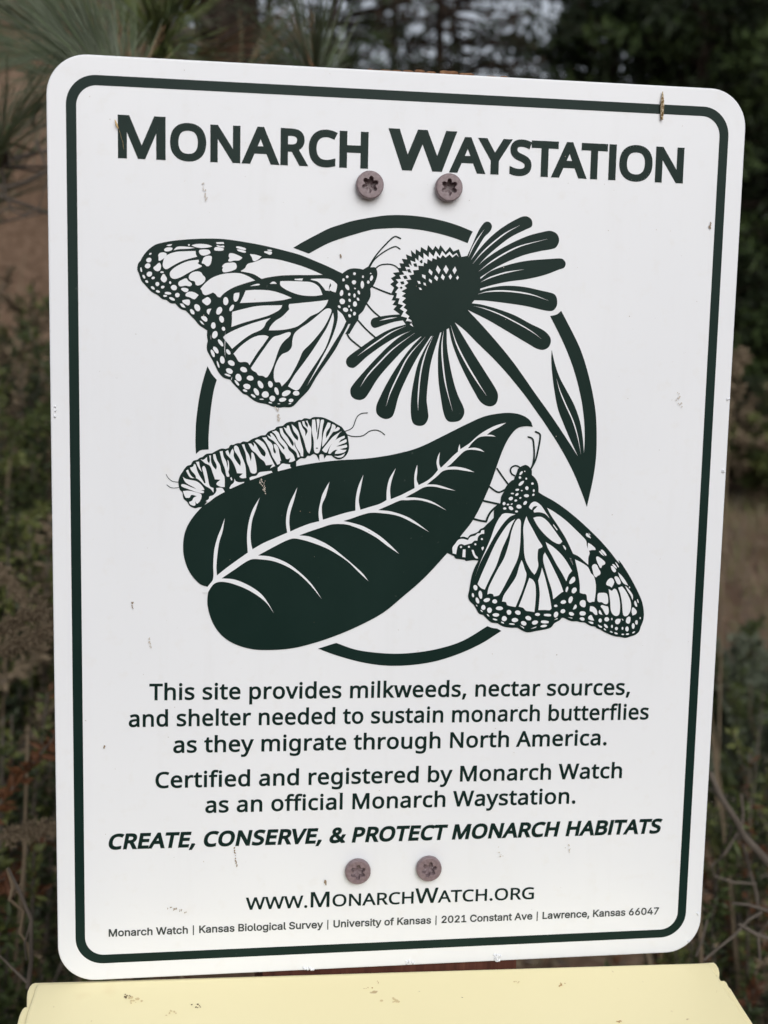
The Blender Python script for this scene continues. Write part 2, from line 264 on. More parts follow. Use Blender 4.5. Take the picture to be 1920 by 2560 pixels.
ART = '''#flower_picture
0 G 1255,330c 1180,345c 1145,237c 1070,270c 1022,205c 962,275c 890,180c 865,242c 820,192c 785,250c 718,180c 703,260c 622,207c 612,280c 550,237c 545,310c 482,250c 492,340c 412,308c 430,378c 355,370c 385,435c 322,430c 345,497c 300,495c 320,553c 232,565c 270,605c 205,637c 245,685c 195,722c 250,770c 203,865c 245,880c 215,945c 268,950c 228,1007c 285,1020c 240,1070c 325,1135c J 545,190c 600,262 650,302 710,337 790,334 870,302 935,267 985,222 1090,112 1135,65 F 795,790c 850,722 864,680 866,580 830,490 800,450 755,400
1 G 1143,350c 1112,290c 1060,325c 1015,270c 962,320c 912,262c 880,335c 825,262c 795,340c 735,275c 725,350c 655,290c 655,375c 590,320c 585,400c 540,360c 545,420c 475,395c 495,470c 450,440c 468,490c 400,482c 430,545c 360,540c 390,590c 322,597c 345,650c 272,655c 310,697c 272,738c 312,772c 262,835c 290,850c 275,912c 325,918c 303,990c 375,1015c 328,1062c 383,1098c 345,1165c 430,1187c 412,1235c J 590,207c 632,216c 610,237c 640,256c 628,232c 625,205c 580,190c G 495,1225c 440,1195c 460,1165c 402,1120c 430,1080c 378,1045c 412,1005c 357,968c 412,915c 352,888c 408,850c 350,820c 425,778c 390,745c 443,708c 415,665c 485,657c 455,600c 522,588c 510,530c 588,524c 580,465c 655,472c 660,420c 703,440c 710,372c 768,405c 780,360c 835,382c 840,328c 888,365c 920,318c 960,355c 1015,312c 1055,355c 1108,310c
2 G 598,405c 637,380c 643,425c 622,438c
2 G 512,440c 555,432c 572,485c 530,480c
2 G 425,520c 465,512c 492,565c 445,560c
2 G 370,612c 415,600c 438,648c 390,652c
2 G 330,690c 378,680c 392,720c 350,727c
2 G 325,772c 345,752c 368,772c 347,790c
1 G 848,462c 891,525c 866,583c 825,522c
1 G 964,458c 1002,522c 968,582c 929,520c
1 G 1090,478c 1113,530c 1082,585c 1055,530c
1 G 735,510c 780,553c 768,600c 724,556c
1 G 635,587c 682,600c 683,655c 637,622c
1 G 820,595c 858,635c 842,678c 800,638c
1 G 915,579c 949,622c 930,668c 893,627c
1 G 1028,579c 1050,620c 1025,658c 1001,618c
1 G 1128,603c 1144,632c 1122,664c 1103,634c
1 G 732,644c 773,672c 765,710c 729,678c
1 G 567,677c 602,680c 618,714c 588,718c
1 G 652,699c 682,706c 690,744c 660,732c
1 G 588,769c 618,772c 634,801c 605,801c
0 F 755,400c 800,300 850,190 890,130 920,112 950,125 962,155 945,195 900,240 850,320 780,445c 800,500c
t 1 9 F 765,410 800,330 840,260 895,180
0 F 778,445c 850,350 940,250 1050,160 1180,85 1240,68 1285,90 1297,125 1290,155 1250,175 1120,240 1000,330 900,420 828,505c 790,500c
t 1 11 F 800,465 880,370 980,280 1080,205 1190,145
0 F 828,500c 900,430 1050,330 1250,235 1400,195 1450,190 1500,215 1519,265 1505,310 1480,335 1350,360 1200,400 1000,490 865,575c 820,560c
t 1 12 F 853,525 950,450 1080,370 1200,315 1420,258
0 F 865,590c 950,525 1100,470 1250,438 1450,422 1540,420 1565,440 1573,465 1560,495 1520,510 1400,555 1250,590 1100,610 960,640 862,670c 820,640c
t 1 11 F 868,615 950,575 1080,535 1225,510
0 F 860,685c 950,660 1080,645 1230,655 1370,685 1470,710 1495,735 1503,790 1490,830 1460,853 1400,850 1250,815 1050,785 900,768 800,765c 800,700c
t 1 12 F 845,715 920,695 1050,688 1200,702 1310,725 1430,770
0 F 795,790c 870,800 1000,835 1150,890 1280,960 1390,1015 1440,1065 1450,1110 1430,1155 1385,1177 1330,1165 1260,1125 1100,1030 930,930 750,840c 760,800c
t 1 9 F 810,813 900,835 1020,880 1170,955 1290,1025 1370,1085
0 J 530,152c 450,158 340,175 300,190 287,225 300,255 325,265 400,240 480,215 550,203c 600,190c
t 1 9 J 360,205 430,188 507,177
0 J 580,235c 450,275 330,340 200,430 100,505 83,540 95,580 135,597 165,585 260,500 400,400 520,330 635,283c 650,255c
t 1 10 J 180,495 260,435 360,365 460,300 580,248
0 J 640,280c 540,330 440,410 330,520 220,640 130,750 118,790 135,840 190,863 235,850 265,815 350,680 480,530 590,420 705,335c 700,290c
t 1 11 J 200,755 260,660 350,560 470,440 650,308
0 J 710,335c 620,430 530,550 430,710 350,870 332,930 345,985 405,1020 460,1005 485,960 520,830 590,670 680,500 790,330c 750,300c
t 1 11 J 415,912 450,800 520,650 600,500 740,340
0 J 800,330c 740,430 680,560 640,730 622,860 622,990 640,1055 685,1077 735,1065 765,1010 762,950 752,860 765,700 790,540 865,300c 820,290c
t 1 11 J 680,950 680,850 700,640 740,480 805,330
0 J 875,295c 850,430 845,560 850,700 870,850 895,980 925,1035 975,1045 1030,1030 1062,980 1060,930 1010,820 970,690 935,520 920,400 918,265c 890,250c
t 1 12 J 892,290 878,400 885,560 910,740 965,955
0 J 935,262c 960,380 1010,520 1080,670 1150,800 1200,880 1265,915 1320,900 1343,845 1335,790 1250,650 1130,460 985,220c 950,200c
t 1 13 J 950,245 1000,400 1080,560 1170,710 1248,828
0 H 117,215c 200,280 300,380 500,580 700,820 850,1030 R 0,915 130,1110 260,1310 370,1500 470,1700 560,1920 625,2100c 700,1760 735,1520 745,1300 738,1000 710,780 660,540 600,320 540,150 470,0 H 1005,122c 970,152 913,166c 1000,340 1070,500 1130,680 1170,850 R 575,900 595,1110 597,1300 588,1440c 575,1260 540,1050 470,850 370,660 300,530 240,370 192,170c 187,300 200,480 230,700 270,900 330,1060 410,1250 515,1480c 400,1300 200,1000 0,720 H 600,540 400,300 222,108c 150,100c
t 1 15 R 250,525 290,670 360,840 450,1040 510,1240 550,1455
#ring_arc
0 C 385,247c 480,190 620,115 760,45 870,8 1000,-32 F 0,72 100,60 250,60 400,75 550,105 680,145 803,195c 780,240 760,292c 650,250 500,208 350,180 200,167 50,172 C 1200,60 950,130 750,200 547,307c
0 B 160,645c 205,725 257,787c 225,900 195,1100 K 672,380 672,573c 560,585 497,637c 490,500 492,350 500,180 B 70,1000 100,850 130,740
0 M 50,270c 200,222c 350,275 500,300 680,312 850,303 1050,270 1250,205 1455,83c 1490,97 1535,103c 1570,123c 1400,230 1200,320 1000,380 800,408 600,410 400,380 200,325
#nectaring_butterfly_picture
0 A 97,475 100,430 112,400 130,380c 145,350 180,300 230,250 290,212 400,185 520,168 700,155 850,151 1000,157 1150,177 1330,208 1480,240 C 332,285 460,322 600,378 760,447 895,513c 925,490 960,470 1010,460 1060,462 1110,472c 1160,442c 1190,450 1235,450 1252,480 1258,520 1245,575 1215,640 1185,670c 1188,740 1175,780 1140,840 1110,900 1065,945c 1060,990 1040,1020 1000,1085 968,1140c 925,1140c 950,1095 980,1035c 960,1035c B 1570,310 1480,480 1300,740 1210,890 1120,985 1060,1050 1020,1070 950,1070 900,1075 830,1062 790,1045 760,1035 700,1025 640,1000 600,970 570,945 530,930 480,880 430,830 395,785c 330,765 280,715 240,640 210,580 175,520 155,470 155,420 163,385c 155,330 158,275c 120,250 70,215 30,165 A 664,965 630,930 600,900c 545,880 490,825c 440,820 400,790c 350,775 310,740 240,700 185,640 140,590 115,520
1 A 385,467 363,440 365,390 380,350 420,315 500,290 600,283 700,281c 705,315 718,340c 650,357 560,385 470,430 410,466
1 A 433,520 440,495 480,455 560,410 640,382 730,371c 735,390 722,405c 735,418 765,435 750,450 690,475 620,510 560,545 500,568 460,565 440,545
1 A 630,555 645,520 680,498 730,492 760,505 775,530 800,555 798,590 770,620 735,637 705,632 690,595 650,585
1 A 522,625 528,600 560,580 605,564 625,590 655,610 662,632 640,647 600,640 540,647
1 A 550,672 580,662 625,675 620,700 595,707 570,695
1 A 597,730 620,707 660,702 700,715 732,737c 700,775 680,780 640,760 600,748
1 A 562,800 590,786 635,786 643,810 632,843 600,835
1 A 768,798 800,770 828,758 850,775 860,800 845,830 820,843 795,830
1 A 315,320 340,298 390,300 402,320 380,350 340,378 320,380 318,350
1 A 375,270 390,250 430,243 460,250 455,270 415,285 385,282
1 A 397,222c 430,212 460,211c 445,225 420,230
1 A 472,273c 505,240 545,233 630,238 695,249c 620,258 530,262
1 A 658,222c 700,210 780,207 840,218 875,233c 830,245 760,250 700,240
1 A 735,285 750,268 820,266 845,275 855,300 835,315 790,328 755,320
1 A 785,350 820,332 865,335 868,360 858,410 840,435 815,437 790,415 765,405 775,375
1 A 915,190c 990,188c 998,207c 920,208c
1 A 917,218c 960,228 992,225 998,242 960,240 925,232
1 A 895,270 900,245 930,240 990,255 985,275 920,278
1 A 1120,237 1150,233 1222,255 1218,270 1180,265 1125,248
1 A 1130,270 1160,265 1222,285 1218,298 1180,293
1 A 1045,320 1060,303 1110,312 1180,345 1183,355 1150,378 1100,380 1060,390 1038,380 1052,355 1045,340
1 A 975,440 1010,408 1060,402 1110,403 1127,435 1120,465 1080,485 1020,500 985,497 978,470 985,455
1 A 1262,312c 1320,318 1385,338c 1350,370 1315,388c 1295,380 1285,350
1 A 1410,290 1440,283 1490,290 1490,310 1470,320 1440,308
1 A 1443,272 1460,266 1493,275 1470,280
1 A 1165,490c 1210,460 1240,415 1300,398 1350,380 1400,360 1480,360 1580,375 C 332,395 450,430 560,470 690,527c 560,530 400,530 260,535 120,555 A 1385,570c 1300,520
1 A 750,672c 800,615 870,560 960,525 1060,510 1160,512 1240,540 1318,585c 1200,620 1090,660 1000,715 955,762c 930,755 905,725 880,712 850,725 800,738 775,720 765,690
1 A 1100,725 1120,715 1155,712c 1150,760 1130,800 1108,805 1095,785 1095,750
e 1 A 1013,800,27,43,0 1075,870,18,38,30 945,900,28,43,25 970,988,24,36,-15 885,1053,24,34,0 990,1087,17,22,-20 900,1148,28,40,20 718,868,28,40,-30 666,910,18,32,-35 512,738,24,24,0 477,660,32,28,20 305,623,20,22,0 360,655,19,14,-20 415,718,35,14,5 385,746,20,11,0 458,777,32,14,25 310,700,22,12,20 258,663,24,13,40 195,597,17,12,40 262,560,18,13,-20 222,520,30,26,-30 165,547,12,22,-30 137,475,9,25,-10 205,435,30,26,-20 217,375,28,24,-20 232,310,14,9,-30 353,500,18,9,0 438,608,11,14,0 632,218,10,9,0 860,1175,6,26,-10
1 A 818,915 825,885 865,878c 850,910 838,942c
1 A 757,968 785,955 815,970 822,1005 800,1012
1 A 742,1002c 765,1010 792,1046c 765,1035
1 A 538,825c 570,830 597,868c 560,860
1 A 263,458 290,430 325,403 342,430 335,475 300,490
1 A 340,575 350,540 370,518 390,540 405,570 390,600 370,605
1 A 1263,645c 1310,628 1350,620 1368,630 1320,640
1 A 1468,622c 1495,600 1520,600 1543,620c
1 A 1220,690c 1330,683 1480,692 1600,725 1697,767c 1600,790 1450,805 1300,813 1160,820c 1190,760
1 A 1080,912c 1200,880 1350,850 1600,842c 1580,880 1530,915 1440,955 1300,995 1180,1030 1072,1068c 1078,1000 1078,950
1 B 325,340 400,290 500,245 640,195 815,145c 770,190 745,240 710,270 620,310 550,355 480,410 415,465c 385,425 335,365
1 C 345,830c 400,825 600,805 750,787c 720,850 650,915 560,960 500,1010 430,1060 350,1085 250,1100 132,1103c 150,1060 200,1005 270,960 345,885c 338,850
1 B 430,515c 500,440 600,365 680,330 760,325 795,340c 740,420 680,500 595,635c 580,610 550,600 490,600 455,550
1 B 610,665c 680,560 750,460 840,345 900,325 1000,292 1023,300 1010,335 960,380 920,430 890,500 860,590 830,670 790,745 765,762 735,745 690,740 665,710 630,690
1 B 848,765c 850,690 880,600 930,525 1000,490 1035,440 1040,380 1060,310 1110,260 1200,200 1300,120 1380,55 1420,45 1443,60 1440,95 1380,220 1300,330 1220,420 1150,490 1110,580 1060,680 1000,780 930,855c 915,820 900,810 865,810
1 B 995,852c 1060,740 1150,620 1250,480 1340,340 1400,240 1462,90c 1470,150 1460,220 1430,330 1380,460 1300,590 1200,740 1120,870 1100,890c 1075,895 1040,880
1 B 1508,62c 1510,150 1480,270 1420,420 1330,590 1190,850c 1290,690 1400,520 1480,390 1560,260 1597,180c 1560,110
1 C 250,600 256,593c 350,592 480,597 580,607 650,650 690,735c 600,747 480,740 400,720 300,675 252,635
1 C 568,570c 650,567 750,570 800,590 840,625c 838,660 825,710c 790,700 770,690 755,700c 765,660 778,640 770,612c 757,650 755,692c 720,690c 690,650 640,600 568,578c
1 C 400,570c 487,565c 478,587c 400,582c
e 1 C 1020,516,14,15,0 944,548,14,14,0 906,580,13,16,0 1015,605,22,22,0 1108,548,10,13,0 1188,514,8,7,0 1196,562,15,30,15 1163,603,14,17,0 1101,630,18,40,0 945,657,18,32,-30 1025,669,10,7,30 886,716,18,32,10 966,730,12,16,0 1020,742,12,22,0 1065,710,12,22,-20 970,792,12,18,-20 1057,780,12,18,-30 893,803,28,30,-30 1025,830,21,28,0 964,855,10,12,0 862,858,12,17,-45 928,890,28,22,20 985,893,9,15,-20 970,952,14,18,-30 1020,930,15,20,10
s 0 15 C 1170,445 1220,360 1290,270 1370,185 1420,140 1450,130 1500,152
s 0 13 C 1180,445 1215,385 1270,330 1350,275 1420,240 1455,235 1495,262
s 0 13 C 1235,465 1280,430 1340,417 1400,420 1450,440 1490,480
s 0 17 C 1195,645 1300,690 1400,728
s 0 17 C 1145,825 1210,900 1290,970
s 0 17 C 1045,985 1140,1090 1240,1180
s 0 14 J 92,318 120,358 205,428
e 1 B 297,403,17,44,-35 247,477,20,42,-35 215,512,16,42,-22 376,497,18,32,-35 314,580,24,40,-10 270,625,9,38,-18 408,612,38,26,30 388,695,38,26,30 370,737,34,10,20 535,680,38,26,25 482,762,30,40,-25 603,768,36,26,10 465,817,12,36,-38 570,855,38,28,15 550,898,24,12,22 710,835,24,44,-30 812,832,24,35,-15 667,910,22,42,-30 760,938,37,34,0 635,952,28,12,35 722,987,22,6,0 833,980,30,30,0 877,903,20,42,-20 975,925,48,27,-25 1080,925,34,25,0 938,992,38,21,-10 1026,1000,25,19,-10 812,1023,19,7,15 900,1034,13,4,0 1015,1033,15,5,-10 197,345,5,26,-10
t 1 5 B 345,285 342,400 340,480 346,562
t 1 5 B 415,755 410,775 402,797
#caterpillar_picture
0 K 255,1010 280,930 320,870 330,850c 375,800 425,785c 460,730 520,712 545,690 590,675c 640,635 720,625c 780,590 850,560 910,565c 950,550c 975,510 1010,508 1070,485 1110,485c 1150,462 1210,468c 1290,420 1340,405c 1400,378 1455,375c 1500,325 1590,290 L 60,375 150,355c 200,315 270,297 310,305c 370,275 410,275c 450,252 525,262c 570,237 640,235 700,240 760,262 850,305 900,335c 960,370 1000,420 1040,480 1055,560 1065,650 1050,720 1010,780 960,812 910,820 860,800 825,768c 780,765 755,765c 720,808c 715,760c 680,745 655,762c 655,842c 615,765c 575,745 530,770 490,770c 460,805 400,805 335,850c 335,925c 265,960c 80,1010c K 1240,1030c 970,1140c N 385,385c 355,420 320,425 290,432 250,415 225,380c 195,350 185,300 165,280 155,240
1 K 1235,965c 1270,945 1330,935 1370,890 1420,880 1540,868c 1555,890c 1245,998c
1 K 960,1105c 985,1060 1020,1030 1030,975c 1050,1010 1100,1025 1160,1020c 1165,1030c 970,1117c
1 K 970,965c 990,955c 1000,995c 985,1000c
1 N 380,372c 405,355 410,335 440,325 468,290 465,265c 515,265 537,297c 460,340 400,386c
1 L 78,935c 100,915 140,878 200,885 250,890c 250,915 266,938c 80,984c
1 N 190,290c 240,287 300,300 340,315 345,340 330,375 310,395c 300,390 290,370c 295,400 285,412 250,400 240,380c 265,370 280,345 305,332c 260,322 245,345 213,345c 200,320
1 K 297,1055 340,1055 450,1100 540,1130 605,1150 600,1175 520,1165 420,1130 300,1083
1 K 318,950c 350,975 430,995 500,1010 560,1050 600,1100 615,1130c 540,1135 460,1090 370,1040 335,1000
1 K 360,865c 388,850c 420,920 460,960 500,968c 490,930 430,860 415,820c 455,810 472,770c 495,790 510,850 540,920 590,1000 615,1040 630,1035c 620,980 600,900 580,830c 600,800 620,810 640,860 665,980 690,1080 740,1105c 740,1170c 700,1120 620,1070 560,1010 500,970 430,965 400,940
1 K 497,745c 540,740c 550,800 580,885c 550,850 520,800
1 K 562,708c 600,715 650,675c 655,730 680,765c 690,720 680,655c 705,655c 705,730 730,800 775,852c 785,800 740,700 735,640c 765,635c 790,720 830,790 850,880 890,950 895,1090c 850,1090 790,1065 780,1040 835,990c 760,985c 730,900 690,800 620,760
1 K 825,600c 865,592c 880,670 915,740 930,830c 938,770 932,712c 950,740 955,840 945,880 960,940 935,950 918,935 900,850 860,740
1 K 905,600c 940,580c 965,650c 985,590 1005,560c 1020,600 1020,670 1060,740 1110,802c 1115,740 1070,650 1030,590 1025,535 1050,518 1080,540 1110,620 1145,700 1180,800 1192,965c 1130,970 1095,950c 1145,905c 1065,900c 1040,820 990,720 920,640
1 K 1130,505c 1165,500c 1190,580 1230,650 1255,735c 1265,680 1265,615 1290,625 1310,680 1330,780 1335,880 1310,905 1260,895 1235,830 1200,740 1180,620
1 K 1220,490c 1260,490c 1295,535c 1300,500 1285,470c 1320,500 1360,570 1410,650 1450,672c 1460,620 1400,540 1310,450c 1350,432 1400,455 1440,490 1480,560 1520,660 1555,730 1590,800c 1520,835c 1558,778c 1465,792c 1440,740 1380,690 1320,620 1270,580
1 W 210,605c 360,595c 400,680 500,760 560,840 590,920 590,1030 620,1120 665,1160c 685,1100 650,1000 620,920 610,830c 680,840 740,900 780,1000 800,1130 870,1420c 825,1400c 830,1500 800,1520 735,1545c 650,1400 560,1250 500,1080 430,930 320,740
1 W 385,520c 530,590c 480,470c 530,455c 620,540 700,660 780,790 880,920 960,1025c 985,960 900,860 780,720 700,560 640,470 550,405c 690,365c 780,440 850,600 1000,780 1080,900 1130,1030 1290,1200 1350,1390c 1250,1440 1135,1455c 1190,1305c 1090,1350 1035,1340c 990,1220 880,1090 750,880 600,720 450,620
1 L 105,390c 140,390c 160,450 210,510 240,560 260,600 290,640c 300,600 270,540 200,450 160,375c 200,392c 210,355 235,355c 260,430 310,520 355,562c 360,510 300,430 268,332c 320,375 360,430 380,490 400,580 430,690 430,780c 395,775c 390,740 330,640 315,572c 310,620 350,700 385,785c 355,795c 330,720 250,650 180,560 120,470
1 L 362,308c 390,305c 420,380 455,430 460,500c 490,420 430,350 415,295c 445,290c 460,340 490,382c 495,340 465,288c 490,285c 510,340 540,390 540,500 540,650 515,742c 480,700 440,560 380,400
1 L 555,272c 595,268c 605,350 615,440 622,455c 625,380 615,270c 640,262 655,270c 655,320 630,440 620,555c 640,520 655,400 675,275c 715,275 705,350 690,450 685,560 665,680 635,735 585,715 575,560 550,420
e 2 L 620,665,16,8,0
1 L 770,308c 808,318c 800,370 750,450 745,528c 790,460 820,380 830,330c 875,355 870,400 800,500 750,580 692,650c 695,560 715,440
1 L 908,370c 938,395 890,430 828,442c
1 L 970,425c 930,460 870,560 800,640 755,725c 730,725 690,690c 770,590 850,500
1 L 1000,492c 1005,520 950,550 920,590c 960,570 1025,540c 1028,580 960,610 885,642c 950,635 1030,615c 1035,650 990,665 935,680c 980,688 1030,688c 1000,720 930,740 868,745c 880,710 905,688c 870,690 825,720 805,742 775,735c 800,650 870,560 930,520
1 L 858,772c 930,772 1010,735c 980,780 920,795
s 0 8 K 85,915 110,960 170,1010 265,1025
s 0 8 K 95,1060 140,1095 200,1105 270,1095
s 0 12 L 1010,432 1080,405 1120,370 1150,290 1180,225 1240,185 1320,178
s 0 13 L 1025,475 1100,500 1200,503 1270,485 1340,435 1420,415 1490,430 1558,480
#leaf_picture
0 N 395,1085c 330,1060 250,970 205,860 192,760 205,640 250,540 330,440 400,385 535,297 700,215 930,140 1130,85 1300,55 1480,35 P 66,489 200,475 370,445 550,395 750,300 950,200 1100,135 1250,108 1350,110 1430,135 1480,175 1498,222c 1440,217 1370,235 1310,300 1260,390 1210,520 1150,690 1080,850 1000,1000 900,1130 S 200,490 125,580 45,675 Z 1060,1445 1005,1493 960,1530 Q 1500,720 1300,810 1100,880 900,930 700,945 550,935 400,885 300,810 230,700 195,570 200,470 220,420
1 N 385,1095c 405,1070 440,1020 442,900 450,780 475,680 510,590 537,515c 520,620 490,720 475,830 468,920 472,990c 560,920 650,855 728,800c 722,700 725,620 740,530 770,440 826,345c 795,440 765,530 752,640 755,720 767,773c 850,725 950,680 1055,635c 1045,560 1050,480 1075,390 1138,260c 1110,370 1080,470 1072,550 1080,625c 1160,590 1240,560 1320,540c 1315,460 1330,380 1350,310 1405,212c 1375,330 1345,400 1342,460 1350,528c 1440,500 1540,470 1620,452c P 30,820 50,720 93,620c 70,740 55,830 68,910c 150,885 230,860 285,830c 288,740 310,650 362,565c 330,660 315,740 320,822c 400,790 470,755 518,730c 515,660 520,600 540,535c 540,600 535,660 552,705c 620,670 670,630 712,580c 700,520 710,470 727,432c 722,480 722,530 735,562c 790,510 840,460 878,428c 880,400 892,365c 895,390 897,408c 970,360 1050,290 1130,240 1200,208 1277,188c 1220,225 1160,255 1118,287c 1160,290 1190,303c 1140,300 1100,300 1050,310 1000,350 960,400c 1010,395 1060,405 1097,430c 1030,415 970,412 930,425 880,470 820,530 785,557c 860,552 950,570 1013,598c 930,585 850,575 760,585 700,635 620,700c 700,702 780,725 857,752c 760,735 680,718 600,722 520,765 440,808c 540,810 660,840 783,915c 680,865 560,830 450,830 400,832 300,875 215,912c 330,925 480,980 640,1095c 500,1015 380,960 250,938 150,935 70,955 0,980 N 1520,538c P 0,1018 100,1050 220,1120 310,1195 390,1275c 300,1215 200,1140 80,1075 0,1045 N 1560,570 1500,563 1420,567 1330,595 1240,625 1155,657c 1250,670 1400,740 1530,840 Q 1440,270 1490,320 1530,375c 1450,300 1350,205 1200,110 1050,50 940,22 890,22 800,60 613,160c 720,170 850,220 960,300 1060,400 1143,523c 1060,420 970,330 870,260 750,210 640,193 550,195 430,270 312,350c 420,360 540,410 640,480 700,560 745,640c 690,560 620,500 520,440 420,400 340,380 290,380 250,395 220,430 197,470c 150,470c
#perched_butterfly_picture
0 T 1105,152 1150,130 1180,122 1215,135 1240,160 1265,190 1268,262c 1310,300 1345,360 1360,430 1360,500c 1450,555 1560,615 V 332,238 450,325 600,450 750,590 900,740 1030,890 1150,1040 X 1085,0 1180,130 1280,300 1370,480 1415,600 1433,730 1425,830 1390,920 1370,980 1320,1030 1250,1055 1180,1075 1100,1062 1020,1050 930,1015 870,985 840,965 780,940 760,920 700,910 650,885 620,865 540,855 510,845 440,845 370,820 330,800 300,798c 270,830 200,870 190,880c 150,930 80,955 0,970 U 1050,1090 940,1110 870,1090 790,1045c 700,1045 600,1030 540,1000 520,985c 430,970 370,920 320,870c 260,850 230,800 190,730c 130,670 110,610 125,530 145,400 165,310 200,215 250,120 S 470,780c 400,775 300,788c 285,770c 210,760 165,755 145,735 135,718c 45,675c 80,500c 230,455c 270,450 325,468c 360,425 420,405 470,380 500,345 545,325 590,280 640,235 685,190c T 743,750c 800,690 835,640c 845,560 885,485 900,440 940,385 980,345 1020,325c 1030,290 1060,230 1075,180
1 S 118,680c 115,600 150,550 200,490 260,480 328,497c 360,455 430,435c 460,405 500,400 515,365 553,358c 553,410c 510,415 470,450 458,505c 420,505 395,525 380,540 340,550 280,568c 240,552 200,565 180,610 165,692c
e 1 S 232,593,15,15,0 341,590,14,14,0 431,555,14,14,0 521,483,14,14,0
1 S 258,625c 295,625c 293,735c 250,730c
1 S 378,632c 405,632c 430,700 468,745 435,748 400,700
1 S 512,603c 540,585c 548,605 528,642c
e 1 T 1118,235,32,15,-52 1168,211,10,8,0 1102,297,17,17,0 1189,312,12,15,0 1120,377,47,20,-42 1275,380,18,16,0 1198,443,23,27,0 1065,466,26,15,-10 1127,477,13,9,0 1293,477,13,20,0 998,517,22,10,0 1060,531,26,16,-35 1192,548,35,22,0 1287,535,18,14,-40 976,587,30,24,-20 1107,578,15,12,-30 1044,614,20,15,-15 1174,647,32,21,-50 882,656,20,23,20 936,669,17,12,0 988,663,15,9,-30 892,724,23,16,0 978,720,34,24,35 1088,698,36,28,10 1055,765,20,14,0
s 0 22 T 1030,272 990,245 972,200 985,160 1030,135 1075,140 1105,165
s 0 14 P 1520,262 1555,280 1560,310 1545,400 1520,500 1480,575
s 0 14 P 1460,305 1495,320 1505,360 1510,450 1500,530 1480,575
s 0 22 T 785,170 860,280 945,395
s 0 24 T 680,420 760,480 815,500 905,460
s 0 27 T 600,618 700,640 815,665
s 0 28 T 450,865 560,893 640,905
s 0 28 T 635,910 665,830 710,760 800,680
1 S 800,140c 850,125 985,140c 900,180 800,290 700,440 600,620 500,810 432,992c 500,800 570,640 640,480 700,310 750,210
1 S 980,205c 930,300 880,440 800,620 720,850 640,1010 560,1180c 510,1160 460,1105c 520,960 600,780 700,560 800,390 890,270
1 S 1035,203 1058,240 1058,330 1048,560 1020,740 940,920 U 620,450 540,590 515,603 465,612c 450,580 410,572 375,585c 390,500 450,370 S 740,900 830,740 900,520 930,380 970,270 1000,220
1 S 1137,168c 1160,230 1220,340 1300,490 1357,580 1345,600 1310,615 1297,630 1290,750 1300,850 1270,940 1247,975c 1200,920 1130,790 1105,670 1100,500 1093,340 1110,240
1 S 1230,190c 1280,175 1350,180 1430,240 1530,370 1632,515c 1600,548 1560,545 1480,500 1380,410 1290,300
1 T 1225,705c 1250,660 1295,630 1340,640 1400,690 1460,780 1515,862c 1450,800 1370,775 1300,780c 1290,755 1320,720 1345,690c 1300,695 1275,720 1268,742c 1245,730
1 S 1508,275c 1565,350c 1560,365c 1505,292c
1 V 150,272c 250,330 400,440 540,570 640,670 690,730 700,800 720,850 738,900 720,960 718,1058c 650,1000 580,940 510,908c 460,800 400,680 300,520 200,370
1 V 130,745c 230,810 330,900 410,1000 495,1143c X 390,210 360,292c 300,180 220,50 V 215,930 160,830
1 S 1392,667c 1450,770 1530,930 1600,1080 X 320,435c 290,450 180,540c 160,420 110,260 60,90 S 1370,790 1370,710
1 U 1130,215c 1170,340 1210,500 1240,640 1262,775c 1240,800 1170,798 1080,800c 1090,700 1098,560 1078,390c 1110,300
1 U 955,355c 1000,380 1035,440 1045,560 1040,680 1025,828c 970,818 910,810 870,770 808,752c 860,620 910,480
1 U 848,108c 870,160 890,230 915,300 900,400 850,550 765,757c 720,750 650,730 630,690 578,682c 600,600 680,480 770,340 820,180
1 V 535,985c 600,1015 690,1070 720,1100 760,1180 X 740,220 765,320 767,430 748,575c 720,575 680,585 650,555 635,475 590,465 547,450c 545,330 520,170
1 V 715,755c 760,780 815,830 818,855c 770,855 725,865c 712,820
1 V 865,872c 885,870 942,940c 900,915
1 V 890,855 920,855 970,920 960,935 920,900
1 V 685,640 700,620 735,655 757,695c 700,670
1 V 715,612c 750,645c 740,650c
1 V 830,950 860,948 930,1000 953,1030 945,1055 910,1070 900,1100 885,1102 860,1060 835,1000
1 V 770,1080 800,1050 835,1060 860,1110 887,1160 880,1195 850,1210 825,1232 800,1210 780,1140
1 V 1030,1075c 1060,1080 1100,1130 1095,1158 1070,1160 1040,1120
1 V 1050,1055 1070,1050 1113,1100 1105,1112
1 V 1088,1020c 1110,1035 1142,1090 1130,1095c
1 V 365,788c 385,795 410,830 405,860c 385,830
1 V 460,965c 485,975 508,1065c 480,1010
1 X 1075,168c 1130,220 1180,290 1215,353c 1150,320 1100,240
1 X 1172,350c 1230,410 1280,490 1275,553c 1250,490 1200,410
1 X 1025,235 1050,222 1080,240 1110,300 1105,330 1070,330 1045,290
1 X 910,325 930,280 970,247 1000,255 1022,300 1010,340 985,380c 960,360 920,345
1 X 945,400c 990,425c 1030,393 1070,450 1100,580 1100,700 1085,755 1045,772 1000,745 975,690 965,560
1 X 1077,380c 1130,362c 1170,410 1230,520 1253,600 1245,700 1210,760 1170,775 1145,750 1130,600 1110,480
1 X 790,510 800,460 830,452 910,457 930,490 938,540 930,600 890,605 850,580 800,575
1 X 835,640 850,620 890,630 935,640c 945,680 940,740 910,755 890,730 865,680
1 X 690,635c 740,645 780,690 788,755c 760,755 720,715 685,700
1 X 545,590 560,560 600,552 624,570 620,645 580,645 550,620
1 X 545,725 560,708 610,710 630,735 610,762 560,762 543,745
1 X 545,800 600,795 608,830 570,832
1 X 660,800 700,757 725,790 745,835c 700,830
1 X 663,848c 725,855 730,880 690,872
